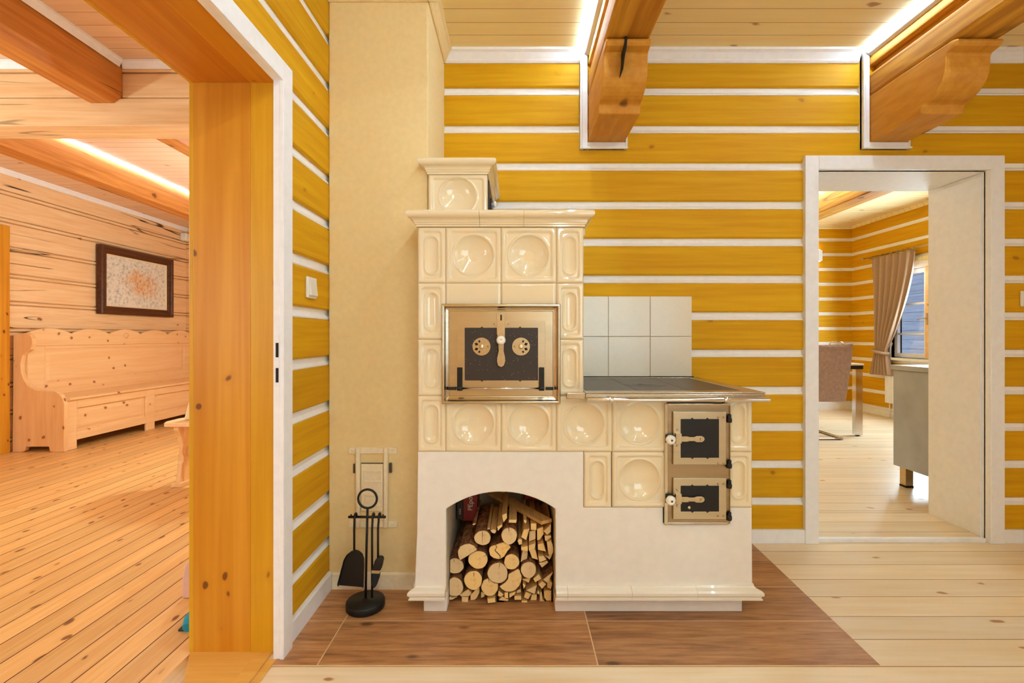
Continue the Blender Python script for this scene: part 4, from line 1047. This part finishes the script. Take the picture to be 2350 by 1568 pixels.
# ================================================================== SOOT DOOR ON CHIMNEY
YQ = YC
def qx(p): return X(p, YQ)
def qz(p): return Z(p, YQ)
cd = thing('chimney_cleanout_door', (qx(855), YQ, qz(1210)), 'painted-over cleanout door with hinged frame low on the chimney breast', 'cleanout door')
mb = MB()
for a, b, c, d in ((801, 912, 1027, 1041), (801, 912, 1195, 1210)): mb.box(qx(a), qx(b), YQ-.006, YQ+.004, qz(d), qz(c))
for a, b in ((816.5, 829), (880.5, 893)): mb.tube([(qx((a+b)/2), YQ-.009, qz(1208)), (qx((a+b)/2), YQ-.009, qz(1028))], .0105, 12)
for a in (806, 897):
    for b in (1033, 1202): mb.lathe([(0, 0), (.006, 0), (.005, -.005), (0, -.006)], (qx(a+4), YQ-.006, qz(b)), 'Y', 10)
obj('frame', mb, M['paintedmetal'], parent=cd, bevel=.002)
mb = MB(); mb.box(qx(830), qx(880), YQ-.008, YQ+.004, qz(1172), qz(1064))
cp = obj('door_panel', mb, M['paintedmetal'], parent=cd, bevel=.002)
mb = MB()
for (b0, b1) in ((1106, 1079), (1163, 1134)):
    frame_ring(mb, qx(836), qx(877), qz(b0), qz(b1), [(0, YQ-.0075), (.001, YQ-.0105), (.004, YQ-.0105), (.005, YQ-.0085), (.012, YQ-.0080)])
obj('panel_relief', mb, M['paintedmetal'], parent=cp)
mb = MB(); mb.box(qx(812), qx(816), YQ-.010, YQ, qz(1085), qz(1064)); mb.box(qx(894), qx(900), YQ-.010, YQ, qz(1084), qz(1062)); mb.box(qx(829.5), qx(881), YQ-.006, YQ, qz(1064), qz(1062))
obj('latch', mb, M['castiron'], parent=cd, bevel=.001, label='bare metal clip edges')

# ================================================================== SWITCHES, SENSOR, LAMP
def switch(name, loc, ax, label):
    t = thing(name, loc, label, 'light switch')
    x, y, z = loc
    mb = MB(); w, h = .041, .041
    if ax == 'X': mb.box(x, x+.012, y-w, y+w, z-h, z+h)
    else: mb.box(x-w, x+w, y-.012, y, z-h, z+h)
    obj('plate', mb, M['plastic'], parent=t, bevel=.005, seg=3)
    mb = MB(); w, h = .029, .031
    if ax == 'X': mb.prism([(x+.012, z-h), (x+.021, z-h), (x+.015, z+h), (x+.012, z+h)], 'Y', y-w, y+w)
    else: mb.prism([(y-.012, z-h), (y-.021, z-h), (y-.015, z+h), (y-.012, z+h)], 'X', x-w, x+w)
    obj('rocker', mb, M['plastic'], parent=t, bevel=.002)
switch('light_switch', (-.803, 1.862, 1.08 + (772-661)*1.862/1100), 'X', 'white light switch on the striped wall between doorway and chimney')
switch('light_switch', (X(2338, YW)+.043, YW, zb(686)), 'Y', 'white light switch at the right edge, right of the white doorway')
sn = thing('motion_sensor', (X(420, 6.6), 6.70, Z(553, 6.6)), 'small white motion sensor high in the corner of the left room', 'sensor')
mb = MB(); cx_, cz_ = X(421, 6.72), Z(543, 6.72); mb.box(cx_-.05, cx_+.04, 6.72, 6.852, cz_-.055, cz_+.055); obj('body', mb, M['plastic'], parent=sn, bevel=.015, seg=3)
mb = MB(); mb.box(cx_-.03, cx_+.02, 6.712, 6.725, cz_-.045, cz_-.005); obj('lens', mb, M['plastic'], parent=sn, bevel=.01)
wl = thing('wall_lamp', (X(1872, DY), DY-.06, Z(600, DY)), 'small white up and down wall lamp on the far dining room wall', 'lamp')
xl0, xl1 = X(1864, DY-.05), X(1884, DY-.05)
mb = MB(); mb.box(xl0, xl1, DY-.09, DY-.0, Z(601, DY), Z(576, DY)); obj('shade', mb, M['white'], parent=wl, bevel=.006)
wm = emit('wall_lamp_bulb', (255,214,150), 20.)
mb = MB(); mb.box(xl0+.02, xl1-.02, DY-.07, DY-.02, Z(576, DY), Z(576, DY)+.006); mb.box(xl0+.02, xl1-.02, DY-.07, DY-.02, Z(601, DY)-.006, Z(601, DY)); obj('bulb', mb, wm, parent=wl)

# ================================================================== LEFT ROOM FURNITURE
Yn = 4.466
def bxz(p): return (X(p[0]/2.528, Yn), Z(480 + p[1]/2.528, Yn))
ben = thing('settle_bench', (-4.45, 5.6, 0), 'long knotty pine settle with scalloped back and storage base against log wall', 'bench')
side = [(70,1418),(74,1100),(76,728),(120,722),(150,720),(172,728),(186,750),(188,785),(178,815),(150,832),(130,850),(120,900),(124,950),(140,995),(168,1030),(205,1050),(260,1056),(320,1058),(350,1078),(366,1102),(374,1135),(372,1418),(305,1418),(288,1408),(282,1380),(150,1380),(142,1405),(128,1418)]
sp_ = [bxz(p) for p in side]
sp_ = [(max(x, LX+.012), max(z, 0)) for x, z in sp_]
for ya in (4.466, 6.79):
    mb = MB(); mb.prism(sp_, 'Y', ya, ya+.042); obj('side_panel', mb, M['pinez'], parent=ben, bevel=.006, seg=3)
xb = -4.60
ya, yb_ = 4.508, 6.79
peaks = []
n = 120
for i in range(n+1):
    t = i/n; y = ya + (yb_-ya)*t
    q = t*5.0; zz = 1.105 + .055*abs(math.sin(math.pi*q))**.8
    peaks.append((y, zz))
mb = MB(); mb.prism([(ya, .985), (yb_, .985)] + peaks[::-1], 'X', xb-.03, xb); obj('top_rail', mb, M['pine'], parent=ben, bevel=.006)
mb = MB(); mb.box(xb-.028, xb-.004, ya, yb_, .49, .985)
mb2 = MB(); mb.box(xb-.004, xb+.006, ya, ya+.16, .50, .985); mb.box(xb-.004, xb+.006, yb_-.16, yb_, .50, .985); mb.box(xb-.004, xb+.006, ya+.16, yb_-.16, .50, .60)
mb.box(xb-.004, xb+.006, ya+.16, yb_-.16, .955, .985)
bk = obj('backrest', mb, M['pine'], parent=ben, bevel=.003)
mb = MB(); y0, y1, z0, z1 = ya+.18, yb_-.18, .62, .935
mb.add([(xb-.004, y0, z0), (xb-.004, y1, z0), (xb-.004, y1, z1), (xb-.004, y0, z1), (xb+.004, y0+.03, z0+.03), (xb+.004, y1-.03, z0+.03), (xb+.004, y1-.03, z1-.03), (xb+.004, y0+.03, z1-.03)], [(4,5,6,7),(0,1,5,4),(1,2,6,5),(2,3,7,6),(3,0,4,7)])
obj('raised_panel', mb, M['pine'], parent=bk)
mb = MB(); mb.prism([(xb-.004, .47), (-4.205, .47), (-4.195, .478), (-4.195, .49), (-4.205, .497), (xb-.004, .505)], 'Y', ya+.002, yb_-.002); obj('seat', mb, M['pine'], parent=ben, bevel=.004, seg=3)
xf = -4.235
mb = MB(); mb.box(xf-.03, xf-.012, ya, yb_, .12, .468)
for a, b, c, d in ((ya, ya+.10, .0, .47), (yb_-.10, yb_, 0, .47), (5.47, 5.60, .0, .47), (ya+.10, 5.47, .39, .47), (5.60, yb_-.10, .39, .47), (ya+.10, 5.47, .085, .165), (5.60, yb_-.10, .085, .165)): mb.box(xf-.012, xf+.012, a, b, c, d)
fp = obj('front_board', mb, M['pine'], parent=ben, bevel=.005)
for (y0, y1) in ((ya+.115, 5.455), (5.615, yb_-.115)):
    z0, z1 = .18, .375; mb = MB()
    mb.add([(xf-.012, y0, z0), (xf-.012, y1, z0), (xf-.012, y1, z1), (xf-.012, y0, z1), (xf-.002, y0+.03, z0+.03), (xf-.002, y1-.03, z0+.03), (xf-.002, y1-.03, z1-.03), (xf-.002, y0+.03, z1-.03)], [(4,5,6,7),(0,1,5,4),(1,2,6,5),(2,3,7,6),(3,0,4,7)])
    obj('raised_panel', mb, M['pine'], parent=fp)
mb = MB(); mb.lathe([(0, 0), (.03, 0), (.032, .004), (.02, .007), (0, .007)], (xb, (ya+yb_)/2, 1.09), 'X', 24); obj('carved_boss', mb, M['pine'], parent=ben)

# picture
pic = thing('framed_painting', (LX, 6.0, 1.33), 'autumn painting in a dark brown wooden frame above the pine settle', 'painting')
py0, py1, pz0, pz1 = 5.37, 6.50, 1.335, 2.115
def pring(mb, prof):
    vs = []
    for ins, x in prof: vs += [(x, py0+ins, pz0+ins), (x, py1-ins, pz0+ins), (x, py1-ins, pz1-ins), (x, py0+ins, pz1-ins)]
    fs = []
    for k in range(len(prof)-1):
        for c in range(4):
            d = (c+1) % 4; fs.append((4*k+c, 4*k+d, 4*(k+1)+d, 4*(k+1)+c))
    mb.add(vs, fs); return mb
xp = LX + .016
mb = pring(MB(), [(0, xp), (0, xp+.055), (.012, xp+.065), (.03, xp+.062), (.04, xp+.050), (.065, xp+.046), (.08, xp+.036), (.09, xp+.036), (.09, xp)]); obj('frame', mb, M['frame'], parent=pic)
mb = pring(MB(), [(.088, xp), (.088, xp+.032), (.102, xp+.024), (.102, xp)]); obj('slip', mb, M['cloth'], parent=pic, label='cream inner slip')
mb = MB(); mb.box(xp, xp+.016, py0+.1, py1-.1, pz0+.1, pz1-.1); obj('canvas', mb, M['painting'], parent=pic)

# trestle bench poking out from behind the jamb
tb = thing('trestle_bench', (-2.1, 3.5, 0), 'end of a small pine trestle bench behind the door jamb', 'bench')
mb = MB(); mb.prism([(-2.50, 3.40), (-1.55, 3.40), (-1.55, 3.66), (-2.49, 3.66), (-2.53, 3.60), (-2.53, 3.46)], 'Z', .435, .465); obj('seat', mb, M['pine'], parent=tb, bevel=.005)
lp = [(3.44, .028), (3.46, .16), (3.485, .21), (3.475, .28), (3.45, .36), (3.42, .41), (3.42, .435), (3.64, .435), (3.64, .41), (3.61, .36), (3.585, .28), (3.575, .21), (3.60, .16), (3.62, .028)]
for xa in (-2.452, -1.75):
    mb = MB(); mb.prism(lp, 'X', xa+.005, xa+.040)
    mb.prism([(xa, .028), (xa, .20), (xa+.012, .24), (xa+.002, .33), (xa-.012, .40), (xa-.012, .434), (xa+.057, .434), (xa+.057, .40), (xa+.043, .33), (xa+.033, .24), (xa+.045, .20), (xa+.045, .028)], 'Y', 3.47, 3.60)
    obj('leg', mb, M['pinez'], parent=tb, bevel=.004)
    mb = MB(); mb.box(xa-.015, xa+.06, 3.42, 3.64, 0, .03); obj('foot', mb, M['pinez'], parent=tb, bevel=.004)
mb = MB(); mb.box(-2.415, -1.745, 3.515, 3.545, .20, .27); obj('stretcher', mb, M['pinez'], parent=tb, bevel=.003)
cu = MB(); cu.prism([(-2.435, .466), (-2.40, .60), (-2.2, .70), (-2.0, .70), (-1.9, .466)], 'Y', 3.50, 3.60); obj('cloth_corner', cu, M['cloth'], bevel=.015, seg=3, label='corner of a cream cloth resting on the trestle bench', cat='cloth_corner')  # cream tablecloth corner, built as a block so it rests on the bench
# pale pink container and teal slipper at the jamb foot
mb = MB(); yk = 1.97; xk = X(416, yk)
out = [(xk, .0), (xk+.002, .09), (xk+.012, .135), (xk+.03, .162), (xk+.055, .178), (xk+.085, .185), (xk+.24, .185), (xk+.24, 0)]
mb.prism(out, 'Y', yk, yk+.22); pc = obj('toy_box', mb, M['pinkplastic'], bevel=.008, seg=3, label='pale pink rounded box on the floor behind door jamb', cat='box')
ys_ = 1.80; xk = X(424, ys_)
mb = MB(); rings = []
for t, w, h in ((0, .02, .03), (.03, .036, .05), (.08, .04, .065), (.13, .036, .04), (.17, .040, .035), (.19, .02, .02)):
    rings.append([(xk+.045+w*math.cos(2*math.pi*k/16), ys_-.05+t, max(0, h/2+h/2*math.sin(2*math.pi*k/16))) for k in range(16)])
mb.loft(rings); sl = thing('slipper', (xk+.045, ys_+.08, 0), 'teal slipper lying on the floor at the foot of the jamb', 'slipper'); obj('upper', mb, M['teal'], parent=sl)
mb = MB(); mb.prism([(xk+.008, ys_-.048), (xk+.082, ys_-.048), (xk+.088, ys_+.11), (xk+.045, ys_+.145), (xk+.002, ys_+.11)], 'Z', 0, .008); obj('sole', mb, M['darkpack'], parent=sl, bevel=.002)

# ================================================================== DINING ROOM FURNITURE
ch = thing('dining_chair', (3.2, 5.1, 0), 'grey brown suede chair on a chrome cantilever frame, seen from behind', 'chair')
yc_ = 4.95; xa, xb_ = 2.98, X(1950, yc_)
rows = []
nx_, nz_ = 20, 24
def back_pt(u, w, side):
    z = .40 + .61*w
    wid = .93 + .07*w
    x = (xa+xb_)/2 + (u-.5)*(xb_-xa)*wid
    y = yc_ + .10*(1-w)**2*.4 - .05*w + .02*math.cos((u-.5)*3.0) * side
    top = .03*(1-abs(2*u-1)**3) if w > .95 else 0
    return (x, y + (0.0 if side < 0 else .045), z - top*1.2)
mb = MB()
f1 = [[back_pt(i/nx_, j/nz_, -1) for i in range(nx_+1)] for j in range(nz_+1)]
f2 = [[back_pt(i/nx_, j/nz_, 1) for i in range(nx_+1)] for j in range(nz_+1)]
rings = [r + q[::-1] for r, q in zip(f1, f2)]
mb.loft(rings, True, True); obj('backrest', mb, M['suede'], parent=ch, bevel=.008, seg=3)
mb = MB(); xm_ = xb_-.17; mb.tube([(xm_-.07, yc_-.045, .99), (xm_-.06, yc_-.05, 1.018), (xm_, yc_-.05, 1.024), (xm_+.06, yc_-.05, 1.018), (xm_+.07, yc_-.045, .99)], .006, 8); obj('grip', mb, M['chrome'], parent=ch)
mb = MB(); mb.box(xa+.01, xb_-.02, yc_+.06, yc_+.48, .40, .49); obj('seat', mb, M['suede'], parent=ch, bevel=.03, seg=3)
xr_ = X(1935, 4.98); xl_ = xa + .03
fr = [(xl_, 4.99, .012), (xr_, 4.99, .012), (xr_+.012, 5.06, .012), (xr_+.012, 5.46, .012), (xr_+.01, 5.50, .05), (xr_, 5.47, .40), (xl_, 5.47, .40), (xl_-.01, 5.50, .05), (xl_-.012, 5.46, .012), (xl_-.012, 5.06, .012)]
mb = MB(); mb.tube(fr, .0115, 10, closed=True); obj('cantilever_frame', mb, M['chrome'], parent=ch)
tbl = thing('dining_table', (2.9, 5.6, 0), 'white topped dining table with square chrome legs behind the suede chair', 'table')
xt1 = X(1983, 5.17)
mb = MB(); mb.box(1.9, xt1, 5.17, 6.1, .765, .785); obj('tabletop', mb, M['tilewhite'], parent=tbl, bevel=.003)
mb = MB(); mb.box(1.92, xt1-.004, 5.175, 6.09, .725, .765); obj('apron', mb, M['blackiron'], parent=tbl, bevel=.002, label='dark edge under the top')
for (xx, yy) in ((xt1-.085, 5.175), (xt1-.085, 6.02), (1.95, 5.175), (1.95, 6.02)):
    mb = MB(); mb.box(xx, xx+.075, yy, yy+.06, .012, .725); lg = obj('leg', mb, M['chrome'], parent=tbl, bevel=.003)
    mb = MB(); mb.lathe([(0, 0), (.02, 0), (.02, .012), (0, .012)], (xx+.0375, yy+.03, 0), 'Z', 12); obj('foot', mb, M['dark'], parent=lg)

# curtain on its rod
cu_ = thing('curtain', (4.87, 6.3, .56), 'tan curtain tied back at the dining room window', 'curtain')
mb = MB(); nu, nv = 72, 60
ztop, ztie, zbot = 2.143, .90, .56
rows = []
for j in range(nv+1):
    t = j/nv; z = ztop + (zbot-ztop)*t
    if z > ztie:
        s = (ztop - z)/(ztop - ztie); e = s**1.7
        ya_ = 6.57 + (6.515-6.57)*s; yb2 = 5.86 + (6.30-5.86)*e
    else:
        s = (ztie - z)/(ztie - zbot); ya_ = 6.515 + .08*s; yb2 = 6.30 - .09*s
    row = []
    for i in range(nu+1):
        u = i/nu; y = ya_ + (yb2-ya_)*u
        amp = .030*(1 - .55*math.exp(-((z-ztie)/.16)**2))
        row.append((4.87 + amp*math.sin(u*2*math.pi*6.5 + .4*math.sin(5*t)), y, z))
    rows.append(row)
mb.loft(rows, False, True, closed=False)
o = obj('cloth', mb, M['fabric'], parent=cu_); sol = o.modifiers.new('thick', 'SOLIDIFY'); sol.thickness = .004
mb = MB(); mb.tube([(4.87+.052*math.cos(2*math.pi*k/20), 6.41+.125*math.sin(2*math.pi*k/20), ztie - .03 + .02*math.sin(2*math.pi*k/20)) for k in range(20)], .02, 8, closed=True); obj('tie_back', mb, M['fabric'], parent=cu_)
rd = thing('curtain_rod', (4.9, 5.7, 2.17), 'thin wrought curtain rod above the dining room window', 'curtain rod')
mb = MB(); mb.tube([(4.87, 6.72, 2.165), (4.87, 4.7, 2.165)], .009, 10); obj('rod', mb, M['brass'], parent=rd)
mb = MB(); mb.lathe([(0, 0), (.009, 0), (.02, .02), (.012, .05), (0, .07)], (4.87, 6.72, 2.165), 'Y', 12); obj('finial', mb, M['brass'], parent=rd)
for yy in (6.62, 4.85): 
    mb = MB(); mb.tube([(4.985, yy, 2.15), (4.87, yy, 2.15), (4.87, yy, 2.165)], .007, 8); obj('bracket', mb, M['brass'], parent=rd)
for k in range(9):
    mb = MB(); yy = 6.55 - k*.085; mb.tube([(4.87+.016*math.cos(2*math.pi*q/14), yy, 2.160+.016*math.sin(2*math.pi*q/14)) for q in range(14)], .0025, 6, closed=True); obj('ring', mb, M['brass'], parent=rd)
# radiator
ra = thing('radiator', (4.92, 5.8, .2), 'white panel radiator under the dining room window', 'radiator')
mb = MB(); y0, y1 = 5.1, 4.9*1100/(2017-1185)*.985
mb.box(4.905, 4.94, y0, y1, .20, .62)
k = y0+.02
while k < y1-.03: mb.box(4.900, 4.906, k, k+.022, .22, .60); k += .037
obj('panel', mb, M['white'], parent=ra, bevel=.003)
mb = MB(); mb.box(4.90, 4.968, y0, y1, .62, .632); obj('top_grille', mb, M['white'], parent=ra, bevel=.002)
mb = MB(); mb.box(4.94, 4.966, y0+.2, y0+.24, .25, .55); mb.box(4.94, 4.966, y1-.24, y1-.2, .25, .55); obj('bracket', mb, M['white'], parent=ra)
mb = MB(); mb.tube([(4.925, y1-.06, .21), (4.925, y1-.06, 0)], .009, 10); obj('pipe', mb, M['white'], parent=ra)
mb = MB(); mb.tube([(4.925, y1-.12, .21), (4.925, y1-.12, 0)], .009, 10); obj('pipe', mb, M['white'], parent=ra)
# steel cabinet
cb = thing('steel_cabinet', (2.95, 3.2, 0), 'brushed grey metal kitchen cabinet on legs, partly hidden by the doorway', 'cabinet')
xc, yfar = 2.744, 3.49
mb = MB(); mb.box(xc, 3.32, 2.95, yfar, .145, .835); obj('body', mb, M['metalgrey'], parent=cb, bevel=.003)
mb = MB(); mb.box(xc-.012, 3.33, 2.94, yfar+.012, .837, .872); obj('worktop', mb, M['metalgrey'], parent=cb, bevel=.002)
for (xx, yy) in ((xc+.03, yfar-.075), (3.23, yfar-.075), (xc+.03, 2.99), (3.23, 2.99)):
    mb = MB(); mb.box(xx, xx+.055, yy, yy+.055, .012, .145); lg = obj('leg', mb, M['brass'], parent=cb, bevel=.003)
    mb = MB(); mb.box(xx-.001, xx+.056, yy-.001, yy+.056, 0.0, .012); obj('foot', mb, M['dark'], parent=lg)

# ================================================================== UNSEEN END OF ROOM: assumed windows and added fill lights
def ring_window(name, axis, p, a0, a1, z0, z1):
    w = bpy.data.objects.new(name, None); COL.objects.link(w); w['kind'] = 'structure'
    mb = MB()
    def bx(a, b, c, d, t0=-.02, t1=.08):
        lo, hi = sorted((p+t0, p+t1)) if True else 0
        if axis == 'X': mb.box(a, b, lo, hi, c, d)
        else: mb.box(lo, hi, a, b, c, d)
    bx(a0, a1, z0, z0+.06); bx(a0, a1, z1-.06, z1); bx(a0, a0+.06, z0+.06, z1-.06); bx(a1-.06, a1, z0+.06, z1-.06); m = (a0+a1)/2; bx(m-.03, m+.03, z0+.06, z1-.06)
    obj('window_frame', mb, M['white'], parent=w)
ring_window('added_window_2', 'X', -2.46, .7, 2.5, .7, 2.0)  # unseen window added around the rear fill light
ring_window('window_3', 'Y', 3.46, -.9, .7, .75, 2.0)
ring_window('added_window_4', 'X', -1.66, -3.6, -2.0, .7, 2.0)  # unseen window added to carry the left room fill
def area(name, loc, rot, sx_, sy_, power, col, spread=math.pi):
    l = bpy.data.lights.new(name, 'AREA'); l.shape = 'RECTANGLE'; l.size = sx_; l.size_y = sy_; l.energy = power; l.color = col; l.spread = spread
    o = bpy.data.objects.new(name, l); COL.objects.link(o); o.location = loc; o.rotation_euler = rot; return o
def point(name, loc, power, col, r=.06):
    l = bpy.data.lights.new(name, 'POINT'); l.energy = power; l.color = col; l.shadow_soft_size = r
    o = bpy.data.objects.new(name, l); COL.objects.link(o); o.location = loc; return o
hp = math.pi/2
area('fill_rear_window', (1.6, -2.40, 1.35), (hp, 0, 0), 1.7, 1.2, P_REAR, (.66, .90, 1.0))  # added fill at the unseen rear window, placed to steer tile reflections
area('daylight_side_window', (3.40, -.1, 1.37), (hp, 0, hp), 1.5, 1.15, P_SIDE, (.66, .90, 1.0))
area('fill_left_window', (-2.8, -1.60, 1.35), (hp, 0, 0), 1.5, 1.2, P_LEFT, (.70, .93, 1.0))  # added fill from the unseen near end of the left room
area('daylight_dining', (4.90, 5.55, 1.4), (hp, 0, hp), .9, 1.0, P_DIN, (.64, .86, 1.0))
WARM = (.75, .97, 1.0)
point('fill_stove_room', (.1, -.5, 2.3), P_FILL, WARM)  # point light added as fill; no lamp hangs here
point('fill_stove_room', (.5, -1.8, 2.3), P_FILL, WARM)  # second added fill, further back in the unseen end
point('fill_left_room', (-3.5, 1.4, 1.7), P_FILL_L, (.70, .95, 1.0))  # added fill in open air, brightens the near left room
point('fill_left_room', (-2.0, 4.5, 1.6), P_FILL_L*1.3, (.70, .95, 1.0))  # added fill hidden behind the jamb, brightens the settle wall
point('fill_dining', (1.7, 4.7, 2.2), P_FILL_DIN, (.54, .82, 1.0))  # added cool fill for the white passage lining, no lamp there

W = bpy.data.worlds.new('sky'); SC.world = W; W.use_nodes = True
bg = W.node_tree.nodes['Background']; bg.inputs[0].default_value = (.78, .87, 1.0, 1); bg.inputs[1].default_value = 1.6

cam = bpy.data.cameras.new('camera'); cam.sensor_width = 36; cam.lens = F/2350*36; cam.shift_x = -(CX-1175)/2350; cam.shift_y = -(784-CY)/2350; cam.clip_start = .02
co = bpy.data.objects.new('camera', cam); COL.objects.link(co); co.location = (0, 0, H); co.rotation_euler = (hp, 0, 0); SC.camera = co
vs = SC.view_settings; vs.view_transform = 'Standard'; vs.look = 'None'; vs.exposure = EXPO; vs.gamma = 1.0; vs.use_curve_mapping = False
SC.cycles.max_bounces = 6; SC.cycles.diffuse_bounces = 5; SC.cycles.glossy_bounces = 3; SC.cycles.sample_clamp_indirect = 6.0
SC.cycles.caustics_reflective = False; SC.cycles.caustics_refractive = False; SC.cycles.use_adaptive_sampling = True; SC.cycles.adaptive_threshold = .15; SC.cycles.adaptive_min_samples = 12; SC.cycles.use_denoising = True
